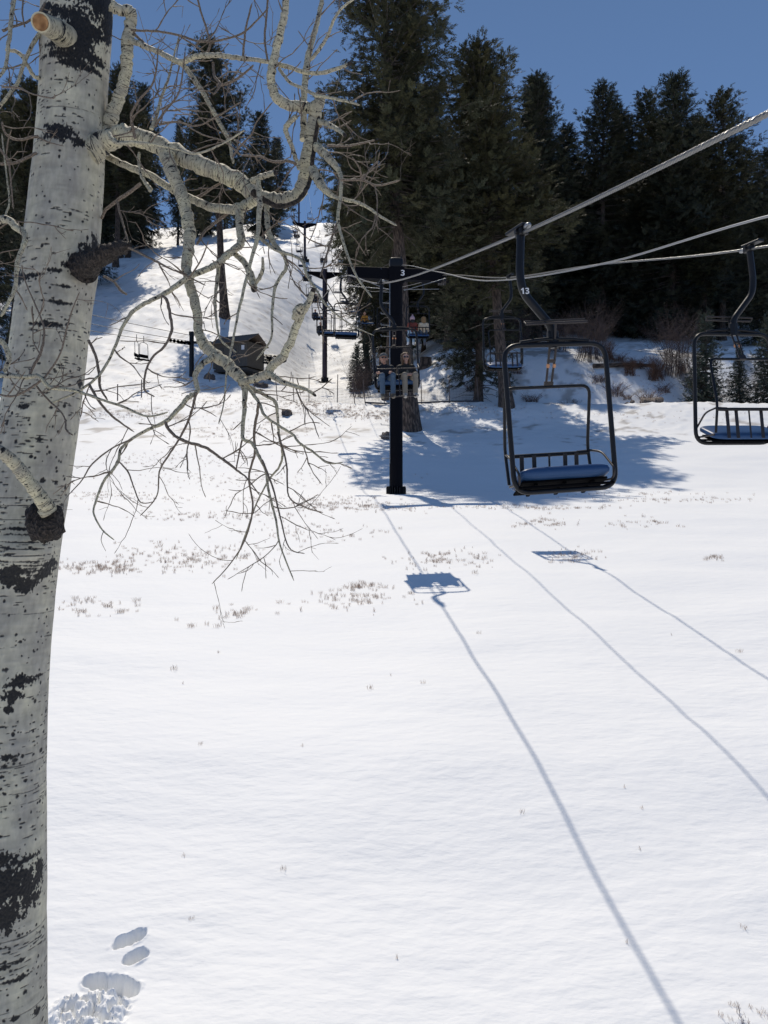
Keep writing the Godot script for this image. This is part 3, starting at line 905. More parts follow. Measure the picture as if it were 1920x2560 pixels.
	limb([644, 446, 15, 648, 498, 15, 646, 549, 13, 642, 591, 12, 622, 669, 9, 601, 753, 8, 592, 795, 7, 580, 859, 6, 567, 922, 5, 559, 1006, 4, 546, 1060, 3], 3.25, 3.08, 4.5)
	limb([665, 508, 14, 667, 540, 14, 668, 561, 14, 676, 591, 14, 690, 614, 13, 711, 639, 11, 714, 669, 10, 689, 711, 9, 681, 762, 8, 679, 795, 7, 677, 846, 6, 640, 900, 4], 3.32, 3.15, 5.0)
	limb([645, 590, 12, 685, 620, 11, 719, 633, 10, 753, 648, 9, 767, 686, 9, 791, 724, 8, 816, 762, 7, 870, 806, 5, 935, 838, 3], 3.25, 3.05, 5.0)
	limb([845, 548, 8, 830, 590, 7, 815, 640, 6, 800, 690, 5], 3.18, 3.1, 6.0)
	# the crooked side stem on the trunk's right and the boughs from it
	limb([258, 330, 44, 270, 305, 40, 285, 262, 35, 300, 222, 30, 312, 162, 31, 316, 100, 31, 322, 46, 30, 322, 22, 30, 296, 18, 26, 270, 2, 30], 3.62, 3.5, 1.0)
	limb([320, 92, 16, 347, 104, 15, 386, 120, 14, 424, 139, 15, 451, 150, 16, 482, 136, 13, 513, 131, 14, 559, 133, 13, 617, 141, 12, 667, 147, 11, 705, 157, 12, 764, 175, 11, 806, 175, 11, 844, 165, 10, 872, 153, 9], 3.5, 3.2, 3.5, true)
	limb([446, 149, 14, 458, 160, 13, 494, 208, 13, 517, 247, 12, 540, 289, 12, 567, 339, 11, 575, 366, 10, 581, 405, 9], 3.42, 3.4, 4.0)
	limb([325, 68, 7, 339, 69, 7, 393, 71, 7, 444, 81, 7, 494, 96, 7, 548, 93, 6, 602, 77, 6, 640, 44, 5, 670, 10, 4], 3.5, 3.3, 5.0)
	limb([330, 75, 8, 345, 90, 9, 365, 108, 9, 386, 122, 9], 3.5, 3.46)
	limb([444, 82, 5, 480, 105, 5, 510, 124, 4], 3.4, 3.4, 5.0)
	limb([510, 132, 10, 523, 104, 7, 512, 60, 6, 496, 10, 6, 486, -40, 5], 3.4, 3.35, 3.0)
	limb([606, 139, 8, 608, 100, 7, 614, 55, 6, 628, 0, 5], 3.35, 3.3, 4.0)
	limb([668, 146, 7, 660, 95, 7, 664, 40, 7, 668, -20, 6], 3.3, 3.3, 4.0)
	limb([530, 150, 8, 534, 185, 9, 548, 205, 9, 530, 232, 5], 3.4, 3.3, 6.0)
	limb([540, 208, 8, 575, 200, 8, 610, 176, 7, 632, 156, 6], 3.4, 3.3, 6.0)
	# upright twiggy shoots on the great limb
	limb([336, 342, 9, 326, 300, 9, 328, 272, 8, 350, 238, 7, 376, 208, 6, 388, 165, 5, 392, 110, 4], 3.4, 3.3, 9.0)
	limb([376, 318, 12, 388, 285, 9, 400, 240, 8, 418, 190, 6, 430, 140, 5, 444, 86, 4], 3.38, 3.45, 12.0)
	limb([384, 312, 9, 410, 272, 7, 440, 235, 6, 452, 190, 5, 460, 120, 4], 3.38, 3.3, 12.0)
	limb([396, 306, 8, 440, 300, 6, 490, 310, 5, 540, 286, 5, 600, 250, 4], 3.38, 3.2, 8.0)
	limb([268, 330, 14, 290, 352, 12, 338, 352, 9, 400, 360, 8, 440, 368, 7, 490, 380, 6, 560, 352, 5, 610, 320, 4], 3.3, 3.0, 6.0)
	limb([600, 384, 5, 560, 350, 5, 500, 330, 4, 440, 292, 3], 3.2, 3.1, 6.0)
	limb([578, 390, 6, 600, 360, 6, 628, 330, 5, 640, 300, 4, 680, 250, 4], 3.3, 3.2, 7.0)
	limb([345, 378, 9, 344, 400, 10, 350, 435, 10, 366, 460, 14, 374, 470, 16, 372, 474, 9], 3.5, 3.45)
	limb([350, 456, 10, 310, 485, 11, 285, 502, 10, 262, 522, 9, 250, 545, 9], 3.5, 3.6)
	limb([290, 500, 8, 303, 550, 7, 312, 580, 6, 320, 610, 5], 3.52, 3.4, 4.0)
	limb([470, 500, 9, 500, 485, 9, 540, 460, 7, 572, 440, 5], 3.5, 3.5, 4.0)
	limb([580, 520, 8, 545, 548, 10, 512, 575, 9, 490, 610, 9], 3.5, 3.4, 2.0)
	limb([545, 655, 12, 542, 700, 12, 537, 745, 10, 540, 800, 8, 552, 850, 6, 590, 880, 5], 3.32, 3.2, 4.0)
	# left of and before the trunk
	limb([-40, 560, 22, 8, 545, 21, 38, 565, 20, 58, 582, 16, 60, 600, 14, 52, 620, 12, 40, 660, 12, 34, 720, 10, 0, 790, 9], 3.3, 3.2, 4.0)
	limb([60, 590, 12, 40, 560, 9, 12, 540, 8, 20, 500, 6, 12, 430, 5, 0, 330, 5], 3.3, 3.4, 4.0)
	limb([0, 300, 6, 10, 330, 7, 40, 345, 8, 80, 338, 9, 92, 336, 9], 3.4, 3.45, 4.0)
	limb([-20, 350, 7, 15, 395, 7, 22, 440, 5, 30, 520, 4], 3.3, 3.3, 5.0)
	limb([-20, 405, 8, 25, 405, 8, 60, 392, 9, 88, 378, 10], 3.4, 3.45, 3.0)
	limb([96, 74, 13, 80, 98, 11, 58, 143, 10, 40, 200, 9, 27, 216, 10, -10, 270, 9], 3.5, 3.4, 4.0)
	limb([30, -20, 12, 22, 42, 13, 16, 100, 12, 8, 160, 10, -10, 190, 9], 3.4, 3.3, 4.0)
	limb([0, 70, 9, 25, 60, 8, 60, 48, 7, 88, 30, 8, 108, 0, 8], 3.4, 3.45, 5.0)
	limb([8, 118, 8, 42, 125, 12, 64, 158, 13, 80, 184, 12, 95, 190, 12], 3.45, 3.5, 3.0)
	limb([0, 212, 7, 40, 214, 7, 80, 230, 5, 128, 240, 4, 132, 230, 3], 3.35, 3.15, 5.0)
	limb([56, 60, 5, 50, 20, 5, 54, -20, 4], 3.4, 3.4, 6.0)
	limb([-40, 935, 15, 0, 938, 14, 39, 940, 13, 66, 942, 13, 96, 940, 11, 123, 967, 11, 158, 972, 10, 193, 978, 9, 251, 998, 8, 309, 1017, 8, 366, 1040, 6, 420, 1030, 4], 3.1, 3.0, 5.0)
	limb([-10, 985, 6, 30, 990, 7, 60, 978, 7, 96, 955, 7, 120, 930, 6, 150, 880, 5, 166, 816, 5, 180, 770, 4, 197, 728, 3], 3.1, 3.05, 4.0)
	limb([70, 945, 9, 84, 912, 9, 100, 880, 8, 108, 840, 7, 106, 810, 6, 90, 770, 5, 60, 700, 4, 52, 660, 4], 3.1, 3.15, 4.0)
	limb([0, 850, 14, 14, 870, 14, 20, 895, 14, 8, 930, 12], 3.1, 3.1, 3.0)
	limb([90, 965, 6, 120, 1000, 6, 150, 1028, 5, 162, 1050, 5, 165, 1075, 6, 182, 1088, 4], 3.1, 3.0, 4.0)
	limb([222, 960, 9, 245, 1000, 8, 280, 1040, 7, 335, 1080, 4], 3.12, 3.05, 3.0)
	limb([220, 850, 10, 236, 885, 9, 246, 930, 9, 250, 970, 8, 268, 1000, 6], 3.2, 3.15, 5.0)
	limb([470, 695, 6, 500, 650, 5, 520, 600, 4], 3.2, 3.1, 5.0)
	part("twigs", twig_mb, mats.twig_bark, aspen, true).name = "twig"
	# stand the tree on its own base
	for c in aspen.get_children(): c.position -= ap
	aspen.position = ap

# ---------------------------------------------------------------- the chairlift
var ROPE_Y := vs([2, 1.55, 3.9, 1.93, 7.85, 2.8, 19.2, 5.7, 31.8, 9.75, 34.2, 10.4, 46, 13.2, 58, 16.1, 70, 20.2, 82, 25, 95, 29.3, 106, 34.4, 118, 40.1, 130, 46.3, 140, 51.9, 155, 58.2, 170, 65.6, 185, 74.5, 200, 82, 225, 88, 250, 91])
var ROPE_YR := vs([2, 1.9, 6.0, 2.54, 10.9, 3.68, 15.7, 5.03, 22.2, 6.75, 31.8, 9.75, 36.7, 10.95, 48, 13.9, 60, 17.2, 72, 21.2, 84, 25.4, 95, 29.3, 106, 34.4, 118, 40.1, 130, 46.3, 140, 51.9, 155, 58.2, 170, 65.6, 185, 74.5, 200, 82, 225, 88, 250, 91])
var MID_X := vs([0, 4.16, 31.8, 0.41, 95, -7.05, 140, -13.6, 200, -21.0, 250, -27.2])
const HALF := 1.94

func mid_x(z: float) -> float:
	if z <= 95.0: return 4.16 - 0.118 * z
	return hermite(MID_X, z)

func rope_at(side: float, z: float) -> Vector3:
	return Vector3(mid_x(z) + HALF * side, hermite(ROPE_Y if side < 0 else ROPE_YR, z) + CAM, -z)

func comm_at(z: float) -> Vector3:
	return Vector3(4.42 - 0.118 * z, hermite(vs([2, 1.5, 4, 1.95, 7.2, 2.77, 11.1, 3.58, 18, 5.4, 23.5, 7.3, 31.8, 10.15, 60, 17.6, 95, 30.2]), z) + CAM, -z)

func stranded(m: MB, f: Callable, z0: float, z1: float, step: float, r: float, lay: float) -> void:   # a rope of six strands laid round each other
	var n := int((z1 - z0) / step)
	var sides := 24
	var base := m.v.size()
	for i in n + 1:
		var z := z0 + (z1 - z0) * i / n
		var p: Vector3 = f.call(z)
		var t: Vector3 = ((f.call(z + 0.1) as Vector3) - p).normalized()
		var x := t.cross(Vector3.UP).normalized()
		var y := x.cross(t)
		for j in sides + 1:
			var a := TAU * j / sides
			var ph := fposmod((a + z / lay * TAU) * 6.0, TAU)
			var lobe := absf(sin(ph * 0.5))
			var slope := cos(ph * 0.5) * (1.0 if sin(ph * 0.5) > 0 else -1.0)
			var d := x * cos(a) + y * sin(a)
			var tn := -x * sin(a) + y * cos(a)
			m.vert(p + d * r * (0.70 + 0.30 * lobe), (d - tn * slope * 0.6 - t * slope * 0.6 * r * TAU / lay * 1.0).normalized(), Vector2(float(j) / sides, z))
	for i in n:
		for j in sides:
			var a0 := base + i * (sides + 1) + j
			m.quad(a0, a0 + 1, a0 + sides + 2, a0 + sides + 1)

func build_ropes() -> void:
	for q in [[-1.0, "haul_rope", "thick bright wire rope nearest the viewer, rising to the upper right corner"], [1.0, "haul_rope", "far bright wire rope that carries the chairs seen from behind"]]:
		var s: float = q[0]
		var m := MB.new()
		stranded(m, func(z: float) -> Vector3: return rope_at(s, z), 1.2, 16.0, 0.018, 0.0168, 0.20)
		var p := PackedVector3Array()
		var z := 16.0
		while z < 250.0:
			p.append(rope_at(s, z))
			z += 1.0 if z < 60 else 3.0
		var r := PackedFloat32Array()
		r.resize(p.size())
		r.fill(0.0158)
		m.tube(p, r, 8)
		tag(part(q[1], m, mats.rope_wire, self), q[2], "rope", "")
	var c := MB.new()
	var p := PackedVector3Array()
	var r := PackedFloat32Array()
	var z := 1.5
	while z < 95.0:
		p.append(comm_at(z)); r.append(0.0125)
		z += 0.5 if z < 40 else 3.0
	c.tube(p, r, 8)
	tag(part("communication_cable", c, mats.galvanised, self), "thin grey cable sagging between the two haul ropes from the top of tower 3", "cable")

func num_mesh(txt: String, height: float, depth: float) -> TextMesh:
	var t := TextMesh.new()
	var f := SystemFont.new()
	f.font_names = PackedStringArray(["Droid Sans"])
	f.font_weight = 700
	t.font = f
	t.text = txt
	t.font_size = 32
	t.pixel_size = height / 24.0
	t.depth = depth
	return t

# a two-seat chair: the origin is the grip on the rope, the riders face +z
func make_chair(called: String, label: String, bar_down: bool) -> Node3D:
	var o := thing(called, label, "chairlift chair")
	var cx := 0.24
	var g := MB.new()
	g.box(Vector3(0.0, 0.0, 0.0), Vector3(0.085, 0.075, 0.16), Basis.IDENTITY, 0.012)
	g.box(Vector3(-0.02, 0.055, -0.05), Vector3(0.10, 0.03, 0.30), Basis(Vector3.UP, 0.25), 0.006)
	g.rod(Vector3(-0.07, 0.01, 0), Vector3(0.07, 0.01, 0), 0.026, -1.0, 10)
	part("grip", g, mats.black_steel, o)
	var gj := MB.new()
	gj.superell(Vector3(0.012, 0.018, 0.13), Vector3(0.032, 0.026, 0.06), 0.8, 0.8, Basis.IDENTITY, 12, 8)
	part("grip_jaw", gj, mats.galvanised, o)
	var h := MB.new()
	var hp := fillet([Vector3(-0.01, -0.01, 0), Vector3(-0.055, -0.42, 0), Vector3(-0.035, -0.60, 0), Vector3(0.225, -0.93, 0), Vector3(cx, -1.02, 0), Vector3(cx, -1.16, 0)], 0.17)
	h.pipe(hp, 0.041, 12)
	h.box(Vector3(cx, -1.07, 0), Vector3(0.11, 0.16, 0.06), Basis.IDENTITY, 0.01)
	part("hanger", h, mats.black_steel, o)
	var fr := MB.new()
	var w := 0.535
	fr.pipe(fillet([Vector3(cx - w, -1.13, 0.03), Vector3(cx + w, -1.13, 0.03), Vector3(cx + w, -2.58, 0.03), Vector3(cx - w, -2.58, 0.03)], 0.17, true, 7), 0.026, 10)
	fr.pipe(fillet([Vector3(cx - 0.36, -1.105, 0.03), Vector3(cx - 0.12, -1.075, 0.02), Vector3(cx + 0.12, -1.075, 0.02), Vector3(cx + 0.36, -1.105, 0.03)], 0.1), 0.02, 8)
	part("frame", fr, mats.black_steel, o)
	var cs := MB.new()
	for s in [-1.0, 1.0]:
		cs.rod(Vector3(cx + 0.035 * s, -1.12, 0.0), Vector3(cx + 0.028 * s, -1.50, -0.20), 0.012)
	cs.box(Vector3(cx, -1.27, -0.08), Vector3(0.085, 0.035, 0.03), Basis(Vector3.RIGHT, 0.5), 0.004)
	cs.box(Vector3(cx, -1.49, -0.20), Vector3(0.095, 0.07, 0.03), Basis(Vector3.RIGHT, 0.5), 0.004)
	var cso := part("centre_strut", cs, mats.worn_steel, o)
	var od := MB.new()
	for s in [-1.0, 1.0]: od.box(Vector3(cx + 0.033 * s, -1.315, -0.095), Vector3(0.026, 0.04, 0.028), Basis(Vector3.RIGHT, 0.5), 0.003)
	part("orange_band", od, mats.orange_paint, cso)
	var ib := MB.new()
	ib.pipe(fillet([Vector3(cx - 0.455, -2.48, -0.33), Vector3(cx - 0.455, -2.12, -0.38), Vector3(cx - 0.475, -1.51, -0.20), Vector3(cx + 0.45, -1.51, -0.20), Vector3(cx + 0.455, -2.12, -0.38), Vector3(cx + 0.455, -2.48, -0.33)], 0.10), 0.017, 9)
	part("back_frame", ib, mats.black_steel, o)
	var rl := MB.new()
	rl.pipe([Vector3(cx - 0.46, -2.185, -0.375), Vector3(cx + 0.46, -2.185, -0.375)], 0.021, 9)
	rl.pipe([Vector3(cx + 0.33, -2.185, -0.375), Vector3(cx + 0.465, -2.18, -0.375)], 0.026, 9)
	part("back_rail", rl, mats.black_steel, o)
	for k in 5:
		var sl := MB.new()
		var x: float = cx + [-0.30, -0.165, 0.0, 0.175, 0.30][k]
		var wd: float = [0.046, 0.046, 0.022, 0.046, 0.046][k]
		sl.box(Vector3(x, -2.37, -0.349), Vector3(wd, 0.37, 0.008), Basis(Vector3.RIGHT, 0.13), 0.002)
		part("slat", sl, mats.worn_steel, o)
	var tilt := Basis(Vector3.RIGHT, -0.36)
	var cu := MB.new()
	cu.superell(Vector3(cx, -2.45, -0.10), Vector3(0.475, 0.058, 0.225), 0.6, 0.3, tilt, 44, 14)
	for i in cu.v.size():   # worn hollows
		var p := cu.v[i]
		if p.y < -2.45: cu.v[i].y += 0.012 * sin(p.x * 9.0) * smoothstep(0.0, 0.1, p.z)
	part("seat_cushion", cu, mats.blue_vinyl, o)
	var sp := MB.new()
	sp.box(Vector3(cx, -2.53, -0.115), Vector3(0.90, 0.022, 0.31), tilt, 0.006)
	for s in [-0.3, 0.0, 0.3]: sp.box(Vector3(cx + s, -2.55, -0.12), Vector3(0.04, 0.026, 0.28), tilt, 0.004)
	sp.pipe([Vector3(cx - 0.5, -2.535, 0.055), Vector3(cx + 0.5, -2.535, 0.055)], 0.014, 8)
	part("seat_pan", sp, mats.seat_shell, o)
	for s in [-1.0, 1.0]:
		var ar := MB.new()
		ar.pipe(fillet([Vector3(cx + 0.455 * s, -2.16, -0.375), Vector3(cx + 0.50 * s, -2.20, -0.16), Vector3(cx + 0.50 * s, -2.40, 0.10), Vector3(cx + 0.49 * s, -2.50, 0.06), Vector3(cx + 0.46 * s, -2.50, -0.30)], 0.08), 0.012, 8)
		part("arm_rest", ar, mats.worn_steel, o)
	var sb := MB.new()
	if bar_down:
		sb.pipe(fillet([Vector3(cx - 0.52, -1.95, 0.0), Vector3(cx - 0.50, -2.13, 0.34), Vector3(cx + 0.50, -2.13, 0.34), Vector3(cx + 0.52, -1.95, 0.0)], 0.07), 0.014, 8)
		sb.pipe([Vector3(cx, -2.13, 0.34), Vector3(cx, -2.80, 0.44)], 0.013, 8)
		sb.pipe([Vector3(cx - 0.40, -2.80, 0.44), Vector3(cx + 0.40, -2.80, 0.44)], 0.017, 8)
	else:
		sb.pipe([Vector3(cx - 0.31, -0.905, 0.06), Vector3(cx + 0.33, -0.895, 0.06)], 0.0105, 8)
		sb.pipe([Vector3(cx - 0.31, -0.94, 0.10), Vector3(cx + 0.33, -0.93, 0.10)], 0.0125, 8)
		for s in [-0.31, -0.1, 0.1, 0.33]: sb.rod(Vector3(cx + s, -0.905, 0.06), Vector3(cx + s, -0.937, 0.10), 0.007)
		sb.pipe([Vector3(cx, -0.93, 0.10), Vector3(cx, -1.08, 0.05)], 0.012, 8)
	part("safety_bar", sb, mats.worn_steel, o)
	return o

func wheel(m: MB, c: Vector3, r: float, w: float) -> void:
	m.tube(PackedVector3Array([c - Vector3(w * 0.5, 0, 0), c - Vector3(w * 0.42, 0, 0), c - Vector3(w * 0.2, 0, 0), c + Vector3(w * 0.2, 0, 0), c + Vector3(w * 0.42, 0, 0), c + Vector3(w * 0.5, 0, 0)]), PackedFloat32Array([r * 0.8, r, r * 0.86, r * 0.86, r, r * 0.8]), 14)

func sheaves(o: Node3D, x: float, y: float, n: int, slope: float) -> void:
	var b := MB.new()
	var tl := Basis(Vector3.RIGHT, slope)
	b.box(Vector3(x + 0.10, y - 0.16, 0), Vector3(0.05, 0.10, n * 0.36), tl, 0.01)
	b.box(Vector3(x + 0.10, y + 0.02, 0), Vector3(0.07, 0.34, 0.14), Basis.IDENTITY, 0.01)
	part("sheave_beam", b, mats.tower_paint, o)
	for k in n:
		var s := MB.new()
		var p := Vector3(x, y, 0) + tl * Vector3(0, -0.16, (k - (n - 1) * 0.5) * 0.38)
		wheel(s, p, 0.15, 0.09)
		part("sheave", s, mats.worn_steel, o)

func build_towers() -> void:
	var yaw := atan(0.118)
	# tower 3
	var b := Vector3(0.48, ground(0.48, 31.8) - 0.1, -31.8)
	var o := thing("lift_tower", "near black lift tower numbered 3, standing behind the riders' chair", "lift tower", b, yaw)
	var top := 9.75 + CAM - b.y
	var m := MB.new()
	m.tube(PackedVector3Array([Vector3(0, 0, 0), Vector3(0, 0.4, 0), Vector3(0, top - 0.2, 0)]), PackedFloat32Array([0.27, 0.265, 0.255]), 28)
	for y in [1.6, 4.9, 7.2]: m.tube(PackedVector3Array([Vector3(0, y, 0), Vector3(0, y + 0.03, 0)]), PackedFloat32Array([0.273, 0.273]), 28)
	part("column", m, mats.tower_paint, o)
	m = MB.new()
	m.tube(PackedVector3Array([Vector3(0, 0.02, 0), Vector3(0, 0.1, 0)]), PackedFloat32Array([0.43, 0.43]), 20)
	for k in 12:
		var a := TAU * k / 12
		m.box(Vector3(cos(a) * 0.33, 0.24, sin(a) * 0.33), Vector3(0.12, 0.32, 0.02), Basis(Vector3.UP, -a), 0.003)
		m.rod(Vector3(cos(a + 0.26) * 0.38, 0, sin(a + 0.26) * 0.38), Vector3(cos(a + 0.26) * 0.38, 0.34, sin(a + 0.26) * 0.38), 0.02, -1, 6)
	part("base_flange", m, mats.black_steel, o)
	m = MB.new()
	m.box(Vector3(0, top + 0.03, 0), Vector3(3.9, 0.46, 0.34), Basis.IDENTITY, 0.02)
	m.box(Vector3(0, top - 0.02, 0.0), Vector3(0.62, 0.62, 0.5), Basis.IDENTITY, 0.02)
	part("cross_arm", m, mats.tower_paint, o)
	m = MB.new()
	m.superell(Vector3(0, top + 0.46, 0), Vector3(0.27, 0.21, 0.22), 0.35, 0.4, Basis.IDENTITY, 28, 12)
	m.box(Vector3(0.2, top + 0.72, 0), Vector3(0.06, 0.12, 0.06), Basis.IDENTITY, 0.01)
	part("cap_box", m, mats.black_steel, o)
	var num := part_mesh("tower_number", num_mesh("3", 0.235, 0.012), mats.white_paint, o)
	num.position = Vector3(0.235, top + 0.03, 0.258)
	m = MB.new()
	m.rod(Vector3(-0.27, 1.3, 0.16), Vector3(-0.27, top - 0.3, 0.16), 0.017)
	for k in 18:
		var y := 1.5 + k * 0.44
		m.pipe(fillet([Vector3(-0.24, y, 0.12), Vector3(-0.62, y, 0.16), Vector3(-0.62, y + 0.07, 0.16)], 0.03), 0.013, 6)
	part("ladder", m, mats.galvanised, o)
	sheaves(o, -1.87, top - 0.02, 4, 0.31)
	sheaves(o, 1.87, top - 0.02, 4, 0.28)
	m = MB.new()
	for s in [-1.0, 1.0]:
		m.rod(Vector3(1.87 * s, top - 0.28, -0.7), Vector3(0.3 * s, top - 0.55, 0), 0.014)
		m.rod(Vector3(1.87 * s, top - 0.28, 0.8), Vector3(0.3 * s, top - 0.62, 0.1), 0.014)
	part("stay_rod", m, mats.galvanised, o)
	# towers up the slope
	var proto: Node3D = null
	for q in [[95.0, 14.2, 0.29, "lift tower with tapering black arms, second up the hill, behind the wire fence"], [140.0, 9.4, 0.22, "thin lift tower on the steep slope just below the crest"], [203.0, 11.5, 0.22, "farthest lift tower, standing on the crest against the sky"]]:
		var z: float = q[0]
		var x := mid_x(z) + (0.0 if z < 100 else -0.3)
		var hh := hermite(ROPE_Y, z) + CAM
		var by := ground(x, z) - 0.15
		if z > 99: q[1] = maxf(6.0, hh - by + 0.3)
		var t: Node3D = thing("lift_tower", q[3], "lift tower", Vector3(x, by, -z), yaw)
		var th := hh - by
		var c := MB.new()
		c.tube(PackedVector3Array([Vector3(0, 0, 0), Vector3(0, th + 0.55, 0)]), PackedFloat32Array([q[2] * 1.05, q[2] * 0.95]), 20)
		part("column", c, mats.tower_purple, t)
		c = MB.new()
		c.box(Vector3(0, 0.15, 0), Vector3(1.5, 0.3, 1.5), Basis.IDENTITY, 0.02)
		c.box(Vector3(0, 0.55, 0), Vector3(0.85, 0.6, 0.85), Basis.IDENTITY, 0.02)
		part("footing", c, mats.black_steel, t)
		for s in [-1.0, 1.0]:
			c = MB.new()
			for f in [-0.16, 0.16]:
				c.flat_poly([Vector3(0, th + 0.18, f), Vector3(2.1 * s, th + 0.18, f), Vector3(2.1 * s, th + 0.06, f), Vector3(0.25 * s, th - 0.62, f), Vector3(0, th - 0.62, f)], Vector3(0, 0, signf(f)))
			c.box(Vector3(1.05 * s, th + 0.19, 0), Vector3(2.1, 0.03, 0.36))
			c.box(Vector3(2.09 * s, th + 0.1, 0), Vector3(0.03, 0.2, 0.36))
			c.flat_poly([Vector3(2.1 * s, th + 0.06, -0.16), Vector3(2.1 * s, th + 0.06, 0.16), Vector3(0.25 * s, th - 0.62, 0.16), Vector3(0.25 * s, th - 0.62, -0.16)], Vector3(0.4 * s, -0.9, 0).normalized())
			part("arm", c, mats.tower_paint, t)
			sheaves(t, 1.87 * s, th + 0.02, 4, 0.45)

func build_chairs() -> void:
	var up := make_chair("lift_chair", "large empty chair marked 13, nearest the viewer, with blue cushion and raised bar", false)
	var down := make_chair("lift_chair", "chair with its bar down carrying two riders in sunglasses before tower 3", true)
	place_chair(down, -1.0, 19.2, 0.0, 0.05)
	# chairs on the near rope come towards the viewer
	var lab_l := {34.2: "empty chair with bright blue cushion hanging just left of tower 3", 46.0: "empty chair with long blue cushion just right of the second tower's column", 58.0: "chair carrying one dark rider just left of the second tower's column", 70.0: "chair with a lone rider hanging upper left of the second tower's column",
		82.0: "chair with two dark riders low in the row left of the second tower's top", 94.0: "chair in the middle of the overlapping row left of the second tower's top", 106.0: "chair with two riders above the overlapping row left of the second tower", 118.0: "small empty chair beside the thin tower's lower column", 130.0: "small empty chair left of the thin tower's middle",
		143.0: "tiny chair with two riders over the shadow below the crest", 158.0: "tiny chair level with the crest, left of the farthest tower", 172.0: "tiny chair with a rider against the sky left of the farthest tower", 186.0: "topmost tiny chair on the left-hand rope, against the sky"}
	for z in lab_l:
		place_chair(copy(up, lab_l[z], "chairs coming down the left-hand rope"), -1.0, z, 0.0, rng.randf_range(-0.04, 0.04))
	var lab_r := {10.6: "large empty chair cut by the right edge, its slatted back to the viewer", 22.2: "empty chair seen from behind through the gap left of chair 13's frame", 36.7: "chair carrying a rider in a pink knit hat and one in a cream jacket", 48.5: "empty chair with dark slatted back between the blue-cushioned chair and tower 3",
		60.5: "chair carrying a rider in a yellow jacket before the dark trees", 72.5: "dark empty chair overlapping others right of the second tower, lowest of them", 84.5: "dark empty chair overlapping others right of the second tower's arm", 97.0: "small chair just under the second tower's right arm", 109.0: "small empty chair above the second tower's right arm",
		121.0: "small chair with two dark riders on snow right of the thin tower", 134.0: "tiny empty chair on snow right of the thin tower near the crest", 160.0: "tiny chair right of the farthest tower at the crest", 175.0: "tiny chair right of the farthest tower against the sky"}
	for z in lab_r:
		place_chair(copy(up, lab_r[z], "chairs going up the right-hand rope"), 1.0, z, PI, rng.randf_range(-0.03, 0.03))
	place_chair(up, -1.0, 7.64, 0.07, 0.07)
	up.scale = Vector3.ONE * 0.965
	up.rotation.x = -0.03
	var n := part_mesh("chair_number", num_mesh("13", 0.062, 0.004), mats.white_paint, up)
	n.position = Vector3(-0.030, -0.595, 0.043)

func place_chair(o: Node3D, side: float, z: float, turn: float, roll: float) -> void:
	o.position = rope_at(side, z)
	o.rotation = Vector3(0.0, atan(0.118) + turn, roll)

